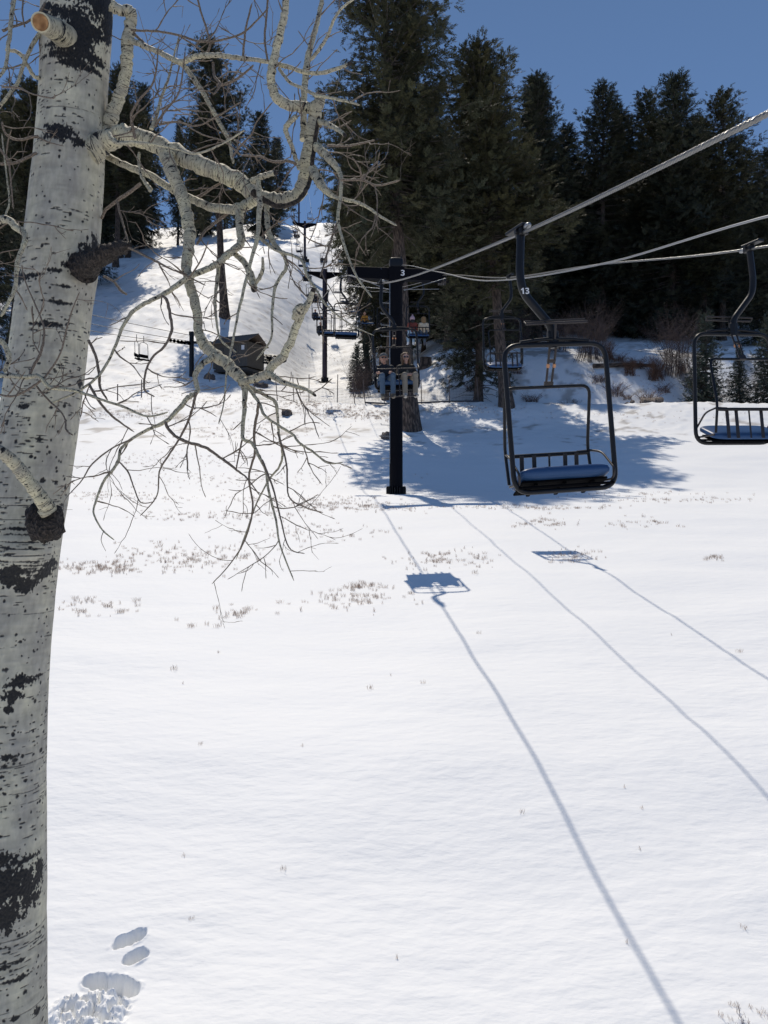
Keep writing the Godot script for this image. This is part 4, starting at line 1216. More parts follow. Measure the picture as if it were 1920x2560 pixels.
# ---------------------------------------------------------------- people
func field_mesh(m: MB, bones: Array, cell: float, cols: Array, k := 0.03) -> void:   # smooth union of tapered capsules, meshed with surface nets
	var lo := Vector3(9, 9, 9)
	var hi := Vector3(-9, -9, -9)
	for b in bones:
		for e in 2:
			var r: float = b[2 + e] + cell * 3.0
			lo = lo.min(b[e] - Vector3(r, r, r))
			hi = hi.max(b[e] + Vector3(r, r, r))
	var nx := int((hi.x - lo.x) / cell) + 2
	var ny := int((hi.y - lo.y) / cell) + 2
	var nzz := int((hi.z - lo.z) / cell) + 2
	var d := PackedFloat32Array()
	var own := PackedByteArray()
	var best := PackedFloat32Array()
	d.resize(nx * ny * nzz); d.fill(1.0)
	best.resize(d.size()); best.fill(1.0)
	own.resize(d.size())
	for bi in bones.size():
		var b: Array = bones[bi]
		var a: Vector3 = b[0]
		var ab: Vector3 = b[1] - a
		var l2 := maxf(ab.length_squared(), 1e-9)
		var rm := maxf(b[2], b[3]) + k + cell * 2.0
		var l := ((a.min(b[1]) - Vector3(rm, rm, rm) - lo) / cell).floor()
		var h := ((a.max(b[1]) + Vector3(rm, rm, rm) - lo) / cell).ceil()
		for z in range(maxi(0, int(l.z)), mini(nzz, int(h.z) + 1)):
			for y in range(maxi(0, int(l.y)), mini(ny, int(h.y) + 1)):
				for x in range(maxi(0, int(l.x)), mini(nx, int(h.x) + 1)):
					var p := lo + Vector3(x, y, z) * cell
					var t := clampf((p - a).dot(ab) / l2, 0.0, 1.0)
					var s := p.distance_to(a + ab * t) - lerpf(b[2], b[3], t)
					var i := (z * ny + y) * nx + x
					if s < best[i]:
						best[i] = s
						own[i] = b[4]
					var o := d[i]
					var f := maxf(k - absf(o - s), 0.0) / k
					d[i] = minf(o, s) - f * f * k * 0.25
	var id := PackedInt32Array()
	id.resize(d.size()); id.fill(-1)
	var off := [0, 1, nx, nx + 1, nx * ny, nx * ny + 1, nx * ny + nx, nx * ny + nx + 1]
	var edges := [[0, 1], [2, 3], [4, 5], [6, 7], [0, 2], [1, 3], [4, 6], [5, 7], [0, 4], [1, 5], [2, 6], [3, 7]]
	for z in range(1, nzz - 2):
		for y in range(1, ny - 2):
			for x in range(1, nx - 2):
				var i := (z * ny + y) * nx + x
				var neg := 0
				for q in 8:
					if d[i + off[q]] < 0.0: neg += 1
				if neg == 0 or neg == 8: continue
				var sum := Vector3.ZERO
				var cnt := 0
				for e in edges:
					var da := d[i + off[e[0]]]
					var db := d[i + off[e[1]]]
					if (da < 0.0) == (db < 0.0): continue
					var t := da / (da - db)
					sum += Vector3(e[0] & 1, (e[0] >> 1) & 1, e[0] >> 2).lerp(Vector3(e[1] & 1, (e[1] >> 1) & 1, e[1] >> 2), t)
					cnt += 1
				var g := Vector3(d[i + 1] + d[i + off[3]] - d[i] - d[i + off[2]] + d[i + off[5]] - d[i + off[4]], d[i + off[2]] + d[i + off[3]] - d[i] - d[i + 1] + d[i + off[6]] - d[i + off[4]], d[i + off[4]] + d[i + off[5]] - d[i] - d[i + 1] + d[i + off[6]] - d[i + off[2]])
				m.tint = cols[own[i]]
				id[i] = m.vert(lo + (Vector3(x, y, z) + sum / cnt) * cell, g.normalized())
	for z in range(1, nzz - 2):
		for y in range(1, ny - 2):
			for x in range(1, nx - 2):
				var i := (z * ny + y) * nx + x
				for ax in 3:
					var st: int = [1, nx, nx * ny][ax]
					if (d[i] < 0.0) == (d[i + st] < 0.0): continue
					var u: int = [nx, nx * ny, 1][ax]
					var w: int = [nx * ny, 1, nx][ax]
					var a := id[i]
					var b := id[i - u]
					var c := id[i - u - w]
					var e := id[i - w]
					if a < 0 or b < 0 or c < 0 or e < 0: continue
					m.quad(a, b, c, e)

func hand_bones(wrist: Vector3, dir: Vector3, side: Vector3, down: Vector3, thumb: float) -> Array:   # palm, four unequal curled fingers, thumb off the side
	var o := []
	for f in 4:
		var x := side * (f - 1.5) * 0.019
		var l: float = [0.88, 1.0, 0.95, 0.76][f]
		var k := wrist + dir * 0.085 + x
		o.append([wrist + x * 0.6, k, 0.014, 0.011, 2])
		var a := k + (dir * 0.8 + down * 0.6).normalized() * 0.042 * l
		var b := a + (dir * -0.1 + down).normalized() * 0.028 * l
		o.append([k, a, 0.0095, 0.0088, 2])
		o.append([a, b, 0.0088, 0.008, 2])
		o.append([b, b + (down * 0.5 - dir).normalized() * 0.02 * l, 0.008, 0.007, 2])
	var t := wrist + side * thumb * 0.024 + dir * 0.02
	o.append([t, t + (side * thumb + dir * 0.8 + down * 0.5).normalized() * 0.045, 0.013, 0.010, 2])
	o.append([t + (side * thumb + dir * 0.8 + down * 0.5).normalized() * 0.045, t + (side * thumb * 0.5 + dir * 1.1 + down).normalized() * 0.075, 0.010, 0.008, 2])
	return o

# colours: jacket, trousers, skin, shoes, shirt
func make_person(label: String, where: Transform3D, cols: Array, woman: bool, cell: float, hands := false, hold := false) -> Node3D:
	var o := thing("person", label, "person")
	o.transform = where
	var m := MB.new()
	m.colored = true
	var sw := 0.155 if woman else 0.175
	var bones := []
	bones.append([Vector3(-0.07, 0.10, -0.03), Vector3(0.07, 0.10, -0.03), 0.125, 0.125, 1])
	bones.append([Vector3(0, 0.14, -0.05), Vector3(0, 0.32, -0.11), 0.132, 0.148, 0])
	bones.append([Vector3(-0.06, 0.30, -0.10), Vector3(0.06, 0.30, -0.10), 0.115, 0.115, 0])
	bones.append([Vector3(-sw, 0.435, -0.13), Vector3(sw, 0.435, -0.13), 0.072, 0.072, 0])
	bones.append([Vector3(0, 0.22, 0.06), Vector3(0, 0.42, -0.045), 0.045, 0.03, 4])
	bones.append([Vector3(0, 0.47, -0.12), Vector3(0, 0.56, -0.10), 0.057, 0.052, 2])
	bones.append([Vector3(-0.05, 0.475, -0.11), Vector3(0.05, 0.475, -0.11), 0.06, 0.06, 0])
	for s in [-1.0, 1.0]:
		var kn := Vector3(0.12 * s + (0.02 if s > 0 else 0.0), 0.16, 0.41)
		bones.append([Vector3(0.085 * s, 0.10, 0.0), kn, 0.098, 0.064, 1])
		bones.append([kn, Vector3(0.125 * s, -0.27, 0.40), 0.062, 0.047, 1])
		bones.append([kn + Vector3(0, -0.12, -0.02), Vector3(0.123 * s, -0.24, 0.39), 0.062, 0.056, 1])
		bones.append([Vector3(0.125 * s, -0.30, 0.40), Vector3(0.125 * s, -0.34, 0.41), 0.045, 0.045, 3])
		bones.append([Vector3(0.125 * s, -0.345, 0.38), Vector3(0.14 * s, -0.352, 0.54), 0.043, 0.036, 3])
		var sh := Vector3(sw * s, 0.43, -0.12)
		var el := Vector3((sw + 0.09) * s, 0.19, 0.02)
		var wr := Vector3(0.11 * s, 0.25, 0.30) if hold else Vector3(0.07 * s, 0.20, 0.24)
		if hold and s < 0: wr = Vector3(0.22 * s, 0.245, 0.33)
		bones.append([sh, el, 0.066, 0.053, 0])
		bones.append([el, wr, 0.052, 0.036, 0])
		if hands:
			var dir := (wr - el).normalized()
			var hb := hand_bones(wr, Vector3(dir.x * 0.5, 0.1, 1).normalized(), Vector3(1, 0, 0), Vector3(0, -1, 0.15).normalized(), -s)
			field_mesh(m, hb, 0.006, cols, 0.008)
		else:
			bones.append([wr, wr + Vector3(-0.02 * s, -0.02, 0.08), 0.036, 0.028, 2])
	field_mesh(m, bones, cell, cols)
	var hc := Vector3(0, 0.655, -0.085)
	var hb := [[Vector3(0, 0.035, -0.028), Vector3(0, 0.03, 0.018), 0.094, 0.084, 2], [Vector3(0, -0.02, 0.025), Vector3(0, -0.078, 0.05), 0.064, 0.04, 2], [Vector3(0, 0.0, 0.098), Vector3(0, -0.032, 0.112), 0.010, 0.014, 2],
		[Vector3(-0.02, -0.062, 0.092), Vector3(0.02, -0.062, 0.092), 0.009, 0.009, 2], [Vector3(-0.086, 0.005, -0.01), Vector3(-0.088, -0.035, -0.004), 0.018, 0.013, 2], [Vector3(0.086, 0.005, -0.01), Vector3(0.088, -0.035, -0.004), 0.018, 0.013, 2],
		[Vector3(-0.035, 0.028, 0.085), Vector3(0.035, 0.028, 0.085), 0.014, 0.014, 2], [Vector3(0, -0.04, -0.03), Vector3(0, -0.12, -0.03), 0.058, 0.055, 2]]
	for b in hb:
		b[0] += hc
		b[1] += hc
	field_mesh(m, hb, minf(cell * 0.5, 0.02), cols, 0.02)
	part("body", m, mats.skin_and_cloth, o)
	return o

func add_shades(o: Node3D, round: bool) -> void:
	var m := MB.new()
	for s in [-1.0, 1.0]:
		m.superell(Vector3(0.036 * s, 0.665, 0.018), Vector3(0.029, 0.024 if round else 0.021, 0.010), 0.9, 0.9, Basis(Vector3.UP, 0.25 * s), 14, 8)
		m.rod(Vector3(0.062 * s, 0.672, 0.01), Vector3(0.092 * s, 0.672, -0.09), 0.004, -1, 5)
	m.rod(Vector3(-0.012, 0.674, 0.026), Vector3(0.012, 0.674, 0.026), 0.004, -1, 5)
	part("sunglasses", m, mats.dark_glass, o)

func add_hair(o: Node3D, col: Color, long_back: bool, curly: bool) -> void:
	var m := MB.new()
	var base := Vector3(0, 0.70, -0.112)
	m.superell(base, Vector3(0.112, 0.108, 0.108), 1.0, 1.0, Basis(Vector3.RIGHT, -0.45), 26, 14, -0.25, 1.0)
	if long_back:
		m.superell(base + Vector3(0, -0.13, -0.05), Vector3(0.10, 0.17, 0.055), 0.9, 0.9, Basis.IDENTITY, 20, 12)
		for s in [-1.0, 1.0]: m.superell(base + Vector3(0.086 * s, -0.10, 0.03), Vector3(0.032, 0.115, 0.05), 0.9, 0.9, Basis.IDENTITY, 12, 10)
	for i in m.v.size():
		var p := m.v[i]
		m.v[i] += m.n[i] * (nz.get_noise_3d(p.x * 700, p.y * 700, p.z * 700) * (0.022 if curly else 0.009))
	part("hair", m, mat("hair_%d" % names_used.get("person", 0), col, 0.7), o)

func seat(chair: Node3D, x: float) -> Transform3D:
	return chair.transform * Transform3D(Basis.IDENTITY, Vector3(0.24 + x, -2.44, -0.10))

func chair_at(side: float, z: float, turn: float) -> Node3D:
	var n := Node3D.new()
	place_chair(n, side, z, turn, 0.0)
	return n

func build_people() -> void:
	var skin := Color(0.44, 0.25, 0.18)
	var dark := Color(0.012, 0.013, 0.018)
	var c := chair_at(-1.0, 19.2, 0.0)
	c.rotation.z = 0.05
	var a := make_person("rider in a black fleece, blue jeans, cap and sunglasses, on the chair before tower 3", seat(c, -0.27), [dark, Color(0.06, 0.10, 0.15), skin, Color(0.10, 0.09, 0.07), dark], false, 0.016, true, true)
	add_shades(a, false)
	var cap := MB.new()
	cap.superell(Vector3(0, 0.705, -0.10), Vector3(0.107, 0.098, 0.115), 1.0, 1.0, Basis.IDENTITY, 26, 10, -0.05, 1.0)
	cap.superell(Vector3(0, 0.712, 0.045), Vector3(0.085, 0.009, 0.075), 1.0, 0.8, Basis(Vector3.RIGHT, 0.18), 18, 6)
	part("cap", cap, mat("grey_cloth", lin(0.09, 0.095, 0.10), 0.85), a)
	var b := make_person("rider with light curly hair, round sunglasses, dark jacket and beige trousers", seat(c, 0.27), [Color(0.022, 0.017, 0.015), Color(0.20, 0.18, 0.145), Color(0.47, 0.28, 0.21), Color(0.30, 0.29, 0.27), Color(0.16, 0.13, 0.09)], true, 0.016, true, false)
	add_shades(b, true)
	add_hair(b, lin(0.12, 0.07, 0.035), true, true)
	c.free()
	c = chair_at(1.0, 36.7, PI)
	a = make_person("rider seen from behind in a rust red jacket and pink knit hat", seat(c, 0.26), [Color(0.16, 0.035, 0.02), Color(0.28, 0.40, 0.52), skin, Color(0.6, 0.62, 0.65), Color(0.2, 0.1, 0.1)], true, 0.022)
	var hat := MB.new()
	hat.superell(Vector3(0, 0.69, -0.10), Vector3(0.112, 0.135, 0.115), 1.0, 1.0, Basis(Vector3.RIGHT, -0.2), 24, 12, -0.3, 1.0)
	hat.superell(Vector3(0, 0.835, -0.125), Vector3(0.04, 0.04, 0.04), 1.0, 1.0, Basis.IDENTITY, 12, 8)
	part("knit_hat", hat, mat("pink_knit", lin(0.42, 0.30, 0.34), 0.9), a)
	var sc := MB.new()
	sc.superell(Vector3(0, 0.55, -0.15), Vector3(0.10, 0.10, 0.075), 0.9, 0.9, Basis.IDENTITY, 16, 10)
	part("hair", sc, mat("black_hair", lin(0.01, 0.009, 0.009), 0.6), a)
	b = make_person("rider seen from behind in a cream fleece with long brown hair", seat(c, -0.26), [Color(0.55, 0.47, 0.34), Color(0.07, 0.10, 0.14), skin, Color(0.08, 0.08, 0.1), Color(0.5, 0.43, 0.32)], true, 0.022)
	add_hair(b, lin(0.20, 0.12, 0.05), true, false)
	c.free()
	var far := [[-1.0, 58.0, 0.0, -0.22, dark, dark, "lone dark rider on the chair left of the second tower's column"], [-1.0, 70.0, 0.0, -0.22, Color(0.03, 0.05, 0.08), dark, "lone rider on the next chair up from the one left of the second tower's column"],
		[1.0, 60.5, PI, 0.2, Color(0.42, 0.20, 0.03), dark, "rider in a yellow jacket seen from behind before the dark trees"],
		[-1.0, 82.0, 0.0, -0.25, dark, dark, "left of two dark riders low in the row of overlapping chairs"], [-1.0, 82.0, 0.0, 0.25, dark, dark, "right of two dark riders low in the row of overlapping chairs"],
		[-1.0, 106.0, 0.0, -0.25, dark, dark, "left of two dark riders above the row of overlapping chairs"], [-1.0, 106.0, 0.0, 0.25, dark, dark, "right of two dark riders above the row of overlapping chairs"],
		[1.0, 121.0, PI, -0.25, dark, dark, "right of two dark riders going up over bright snow"], [1.0, 121.0, PI, 0.25, dark, dark, "left of two dark riders going up over bright snow"],
		[-1.0, 143.0, 0.0, -0.25, dark, dark, "left of two tiny riders over the shadow below the crest"], [-1.0, 143.0, 0.0, 0.25, dark, dark, "right of two tiny riders over the shadow below the crest"],
		[-1.0, 172.0, 0.0, 0.0, dark, dark, "tiny lone rider against the sky above the crest"]]
	for f in far:
		c = chair_at(f[0], f[1], f[2])
		make_person(f[6], seat(c, f[3]), [f[4], f[5], skin, dark, f[4]], false, 0.035)
		c.free()

# ---------------------------------------------------------------- trees, plants, hut, fence
func plant_tree(proto: Node3D, first: bool, label: String, px: float, base_y: float, z: float, tall: float, turn: float, group := "", top_y := true, lean := 0.0, wide := 1.0) -> Node3D:
	var o := proto if first else copy(proto, label, group)
	o.set_meta("label", label)
	if group: o.set_meta("group", group)
	var x := (px - 960.0) / F * z
	o.position = Vector3(x, ground(x, z), -z)
	o.rotation.y = turn
	var sc := tall
	if top_y: sc = (CAM + (HZ - tall) / F * z - o.position.y) / float(proto.get_meta("tall"))
	o.scale = Vector3(sc * wide, sc, sc * wide)
	o.basis = Basis(Vector3(0, 0, 1), lean) * o.basis
	return o

func build_trees() -> void:
	var g1 := Color(0.056, 0.063, 0.038)
	var g2 := Color(0.050, 0.060, 0.043)
	var g3 := Color(0.064, 0.069, 0.038)
	# kinds: the giant by tower 3, a broad tall fir, a narrow fir, a ragged fir, a dense fir, a young spruce
	var giant := make_conifer("giant conifer with a thick bare lower trunk right behind tower 3", 101, 31.0, 4.6, 0.41, 340, 0.60, g1, 0.42, 0.50)
	var broad := make_conifer("", 102, 26.0, 4.3, 0.33, 340, 0.58, g3, 0.5, 0.36)
	var narrow := make_conifer("", 103, 25.0, 3.4, 0.10, 320, 0.64, g2, 0.55, 0.30)
	var ragged := make_conifer("", 104, 27.0, 4.4, 0.16, 270, 0.66, g1, 0.5, 0.34)
	var dense := make_conifer("", 105, 24.0, 4.1, 0.03, 380, 0.70, g2, 0.6, 0.30)
	var young := make_conifer("", 106, 6.0, 1.9, 0.03, 150, 0.36, Color(0.055, 0.075, 0.066), 1.0, 0.07)
	var first := {}
	var list := [
		[giant, "giant conifer with a thick bare lower trunk right behind tower 3", 1026, 50.0, -160, 0.4, 0.052, 1.12],
		[broad, "broad olive conifer whose trunk base shows through chair 13's frame", 1266, 54.5, 108, 1.0, 0.085, 1.3],
		[narrow, "dark conifer with a thin trunk between the giant one and chair 13", 1196, 61.0, 330, 2.0],
		[giant, "dark conifer standing just left of tower 3, its trunk beside the column", 966, 62.0, 30, 3.1, 0.0, 0.62],
		[giant, "tall dark conifer whose left edge borders the open ski run", 922, 84.0, 260, 0.2, 0.03, 0.7],
		[ragged, "dark conifer filling the gap behind the riders in the pink hat", 1120, 74.0, 330, 5.0],
		[narrow, "narrow pointed conifer, left of the pointed row right of the cable", 1345, 88.0, 200, 0.7],
		[dense, "bushy conifer top behind the broad olive conifer", 1205, 78.0, 175, 1.9],
		[narrow, "slim pointed conifer above the upper haul rope, middle of the right-hand row", 1503, 90.0, 222, 2.5],
		[dense, "tallest pointed conifer of the right-hand row, above the near rope's upper end", 1684, 87.0, 199, 3.7],
		[broad, "conifer with a rounded top between the two pointed ones on the right", 1610, 97.0, 300, 4.4],
		[ragged, "conifer with ragged top near the right edge", 1806, 89.0, 243, 5.6],
		[dense, "lower conifer cut by the right edge of the view", 1930, 76.0, 385, 1.3],
		[narrow, "dark conifer behind the slim pointed one on the right", 1425, 102.0, 320, 0.1],
		[broad, "olive conifer low on the right in front of the tallest pointed one", 1765, 85.0, 500, 2.2],
		[giant, "big conifer with a straight bare trunk standing alone on the run", 560, 100.0, 118, 0.9, 0.0, 1.05],
		[dense, "dense conifer on the crest just left behind the lone one", 505, 172.0, 235, 2.9, 0.0, 1.1],
		[narrow, "conifer at the left edge of the crest with its trunk against the sky", 690, 186.0, 345, 1.7],
		[dense, "conifer right of the lone one, near the crest", 655, 165.0, 285, 0.5],
		[narrow, "slim bare-stemmed conifer by the crest, behind the hanging aspen bough", 443, 150.0, 310, 4.0, 0.0, 0.8],
		[broad, "conifer on the left side of the run just right of the aspen trunk", 288, 128.0, 185, 3.3, 0.0, 1.05],
		[dense, "conifer behind the aspen bough right of the trunk, left of the lone one", 352, 150.0, 215, 4.6, 0.0, 1.1],
		[ragged, "dark conifer directly right of the aspen trunk", 250, 140.0, 240, 0.0, 0.0, 1.1],
		[broad, "conifer left of the aspen trunk at the edge of the view", 30, 92.0, 190, 5.2],
		[dense, "conifer mostly hidden by the aspen trunk", 140, 112.0, 215, 2.1],
		[narrow, "thin conifer at the left edge of the view behind the aspen's left twigs", -40, 76.0, 260, 1.1]]
	for q in [[dense, "conifer shoulder behind the broad olive conifer's right side", 1352, 100.0, 205, 0.3, 0.0, 1.2], [ragged, "conifer filling the gap left of the slim pointed one", 1452, 108.0, 400, 1.3, 0.0, 1.5], [dense, "conifer right beside the slim pointed one, a little lower", 1548, 106.0, 285, 2.3, 0.0, 1.4],
			[ragged, "second pointed top just left of the tallest pointed conifer", 1628, 103.0, 236, 3.3, 0.0, 1.2], [dense, "conifer shoulder right of the tallest pointed conifer", 1745, 104.0, 300, 4.3, 0.0, 1.4], [ragged, "conifer behind the ragged-topped one near the right edge", 1868, 106.0, 390, 5.3, 0.0, 1.5], [dense, "low conifer in the notch between the giant and the olive one", 1085, 92.0, 230, 0.8, 0.0, 1.2]]: list.append(q)
	for q in list:
		plant_tree(q[0], not first.has(q[0]), q[1], q[2], 0, q[3], q[4], q[5], "", true, q[6] if q.size() > 6 else 0.0, q[7] if q.size() > 7 else 1.38)
		first[q[0]] = true
	# the wood behind, which nothing tells apart
	rng.seed = 91
	var kinds := [broad, narrow, ragged, dense]
	for i in 64:
		var px := 945.0 + 1095.0 * (i + rng.randf_range(0.1, 0.9)) / 64.0
		var z := rng.randf_range(74.0, 112.0) if px < 1330.0 else rng.randf_range(92.0, 124.0)
		plant_tree(kinds[rng.randi_range(0, 3)], false, "dark conifer in the crowded wood behind the front trees right of the run", px, 0, z, (rng.randf_range(0.6, 0.9) if z > 88.0 else rng.randf_range(0.35, 0.7)) * (0.9 if px > 1250 else 1.0), rng.randf() * TAU, "crowded wood right of the run", false, 0.0, 1.3)
	for i in 22:
		var px := lerpf(-120.0, 350.0, (i + rng.randf()) / 22.0)
		plant_tree(kinds[rng.randi_range(0, 3)], false, "dark conifer in the crowded wood at the top left of the run", px, 0, rng.randf_range(135.0, 180.0), rng.randf_range(0.9, 1.25), rng.randf() * TAU, "crowded wood left of the run", false, 0.0, 1.25)
	for q in [[752, 236.0, 0.35], [772, 232.0, 0.3], [796, 236.0, 0.36], [845, 226.0, 0.7], [868, 205.0, 0.9], [885, 178.0, 0.9], [900, 150.0, 0.95], [912, 128.0, 0.9], [935, 108.0, 0.95], [955, 92.0, 0.9], [598, 214.0, 0.9], [560, 205.0, 0.95]]:
		plant_tree(kinds[rng.randi_range(0, 3)], false, "dark conifer in the far row along the upper run and crest", q[0], 0, q[1], q[2], rng.randf() * TAU, "far row along the upper run", false)
	var yl := ["young blue-green spruce just left of the chair at the right edge", "young spruce behind the right-edge chair's frame", "bushy young spruce low at the right edge", "small spruce below the wood near tower 3's left side", "young spruce at the foot of the dark conifers between chair and tower"]
	var ys := [[1765, 0, 61.5, 1.14, 0.3], [1850, 0, 60.5, 0.74, 1.4], [1925, 0, 59.4, 1.1, 2.2], [893, 0, 70.7, 0.66, 3.0], [916, 0, 75.0, 0.74, 4.0]]
	for i in 5: plant_tree(young, i == 0, yl[i], ys[i][0], 0, ys[i][2], ys[i][3], ys[i][4], "young spruces", false)

func shrub(called: String, label: String, seed_: int, h: float, spread: float, stems: int, material: Material, thick := 0.012) -> Node3D:
	var r := RandomNumberGenerator.new()
	r.seed = seed_
	var o := thing(called, label, "shrub")
	var m := MB.new()
	for i in stems:
		var az := r.randf() * TAU
		var out := Vector3(cos(az), 0, sin(az)) * spread * sqrt(r.randf())
		var p := Vector3(out.x * 0.55, -0.1, out.z * 0.55)
		var top := out + Vector3(0, h * r.randf_range(0.55, 1.0), 0)
		var pts := PackedVector3Array()
		var rr := PackedFloat32Array()
		for k in 6:
			var t := k / 5.0
			pts.append(p.lerp(top, t) - out * 0.35 * sin(t * PI) + Vector3(r.randf_range(-1, 1), 0, r.randf_range(-1, 1)) * 0.06 * h * t)
			rr.append(thick * (1.0 - 0.75 * t))
		m.tube(pts, rr, 4, false)
		for k in 7:
			var b := r.randi_range(1, 4)
			var d := Vector3(r.randf_range(-1, 1), r.randf_range(0.1, 1.0), r.randf_range(-1, 1)).normalized()
			var l := h * r.randf_range(0.12, 0.32)
			m.tube(PackedVector3Array([pts[b], pts[b] + d * l * 0.5, pts[b] + d * l + Vector3(0, l * 0.25, 0)]), PackedFloat32Array([thick * 0.5, thick * 0.4, thick * 0.2]), 3, false)
	part("stems", m, material, o, true).name = "stem"
	return o

func put(o: Node3D, px: float, z: float, sc := 1.0, turn := 0.0) -> void:
	var x := (px - 960.0) / F * z
	o.position = Vector3(x, ground(x, z), -z)
	o.rotation.y = turn
	o.scale = Vector3(sc, sc, sc)

func build_shrubs() -> void:
	var tall := shrub("bare_shrub", "tall grey leafless shrub right of chair 13's hanger, before the dark wood", 1, 5.2, 2.9, 110, mats.shrub_bark, 0.014)
	put(tall, 1480, 67.5, 1.0)
	put(copy(tall, "tall grey leafless shrub between chair 13 and the right-edge chair"), 1690, 65.5, 1.12, 2.0)
	put(copy(tall, "tall leafless shrub in the gap right of the pink-hatted rider"), 1300, 75.0, 0.8, 4.0)
	put(copy(tall, "leafless shrub on the snow behind the riders of the tower 3 chair"), 900, 64.5, 0.62, 1.0)
	put(copy(tall, "leafless shrub in the wood seen through chair 13's top"), 1400, 70.7, 0.7, 5.0)
	var low := shrub("low_shrub", "thin brown shrub on the snow bank right of chair 13", 2, 0.85, 1.25, 60, mats.rust_shrub, 0.011)
	put(low, 1620, 62.0, 1.25)
	var names := ["thin shrub right of the chair 13 frame on the snow bank", "round dark shrub seen in the middle of chair 13's frame", "shrub tuft on the bank left of the middle one in chair 13's frame", "wispy shrub at the far right foot of the wood", "shrub at the base of the wood behind the fence", "small shrub low on the bank near the rocks"]
	var at_ := [[1538, 63.0, 1.26], [1425, 61.1, 0.92], [1330, 62.0, 1.03], [1790, 62.0, 1.03], [1180, 63.5, 0.92], [1665, 61.0, 0.69]]
	for i in 6: put(copy(low, names[i], "low shrubs on the bank"), at_[i][0], at_[i][1], at_[i][2], i * 1.3)
	var more := ["scrub tuft at the left end of the sunlit bank", "scrub tuft under chair 13's right bar", "wide thin scrub in the middle of the sunlit bank", "scrub between the largest rock and the rust brown shrub", "tuft just below the fallen log", "tuft at the sunlit bank's right end by the spruces", "thin tuft behind the rocks", "small tuft above the small dark rock"]
	var spots := [[1290, 66.0, 0.9], [1500, 64.5, 1.0], [1590, 66.5, 1.25], [1660, 63.5, 0.9], [1545, 67.5, 1.0], [1735, 64.0, 1.2], [1625, 61.5, 0.7], [1570, 62.5, 0.6]]
	for i in 8: put(copy(low, more[i], "low shrubs on the bank"), spots[i][0], spots[i][1], spots[i][2], i * 2.1)
	var rust := shrub("rust_brown_shrub", "rust brown shrub at the top of the bank left of the right-edge chair", 3, 1.9, 1.3, 70, mats.rust_shrub, 0.014)
	put(rust, 1640, 65.0, 1.1)
	put(copy(rust, "smaller rust brown shrub beside the larger one"), 1575, 65.5, 0.75, 2.0)
	put(copy(rust, "rust brown shrub against the dark wood, left of the bare shrubs"), 1520, 68.0, 0.9, 1.0)
	put(copy(rust, "low rust brown scrub right of the largest rust brown shrub"), 1705, 66.0, 0.6, 3.0)
	# rocks
	var rl := ["dark rock on the bank between the chairs, largest of three", "small dark rock left of the largest one on the bank", "pointed rock right of the largest one on the bank", "dark snowy rock by the hut's lower corner", "dark boulder right of the hut below the wheel", "dark rock on the grassy slope right of the fence posts", "small rock left of tower 3's foot"]
	var rp := [[1630, 58.0, 0.74], [1578, 57.6, 0.43], [1648, 58.6, 0.5], [522, 76.0, 0.5], [655, 74.0, 0.6], [715, 53.0, 0.42], [968, 47.0, 0.48]]
	for i in 7:
		var m := MB.new()
		m.superell(Vector3.ZERO, Vector3(1.0, 0.62, 0.8), 0.8, 0.8, Basis.IDENTITY, 22, 14)
		for k in m.v.size():
			var p := m.v[k]
			m.v[k] += p * (nz.get_noise_3d(p.x * 30 + i * 50, p.y * 30, p.z * 30) * 0.9 + nz.get_noise_3d(p.x * 90 + i * 50, p.y * 90, p.z * 90) * 0.3)
		var o := part("rock", m, mats.rock, self)
		tag(o, rl[i], "rock", "rocks on the slope")
		put(o, rp[i][0], rp[i][1], rp[i][2], i * 0.9)
		o.position.y += 0.05 * rp[i][2]
	# stump under the riders with the pink hat
	var sm := MB.new()
	sm.tube(PackedVector3Array([Vector3(0, -0.3, 0), Vector3(0, 0.2, 0), Vector3(0.03, 0.8, 0)]), PackedFloat32Array([0.7, 0.55, 0.5]), 16)
	var st := part("stump", sm, mats.fir_bark, self)
	tag(st, "dark tree stump in the shade beneath the riders seen from behind", "stump")
	put(st, 1064, 69.0)
	# fallen log at the top of the bank
	var lg := MB.new()
	lg.tube(PackedVector3Array([Vector3(-2.6, 0.16, 0), Vector3(0, 0.22, 0.1), Vector3(2.8, 0.12, 0)]), PackedFloat32Array([0.19, 0.17, 0.11]), 10)
	var lo := part("fallen_log", lg, mats.fir_bark, self)
	tag(lo, "dark fallen log at the top of the bank right of chair 13", "log")
	put(lo, 1560, 66.5, 1.0, 0.08)
	lo.rotation.z = 0.03

func tuft_mesh(seed_: int, blades: int, h: float, spread: float) -> ArrayMesh:
	var r := RandomNumberGenerator.new()
	r.seed = seed_
	var m := MB.new()
	for i in blades:
		var az := r.randf() * TAU
		var o := Vector3(cos(az), 0, sin(az)) * spread * r.randf()
		var l := h * r.randf_range(0.4, 1.0)
		var d := Vector3(r.randf_range(-0.5, 0.5), 1, r.randf_range(-0.5, 0.5)).normalized()
		var b := d + Vector3(r.randf_range(-0.7, 0.7), -0.2, r.randf_range(-0.7, 0.7))
		m.tube(PackedVector3Array([o - Vector3(0, 0.02, 0), o + d * l * 0.6, o + d * l * 0.6 + b * l * 0.4]), PackedFloat32Array([0.0032, 0.0026, 0.0012]), 3, false)
	return m.mesh()

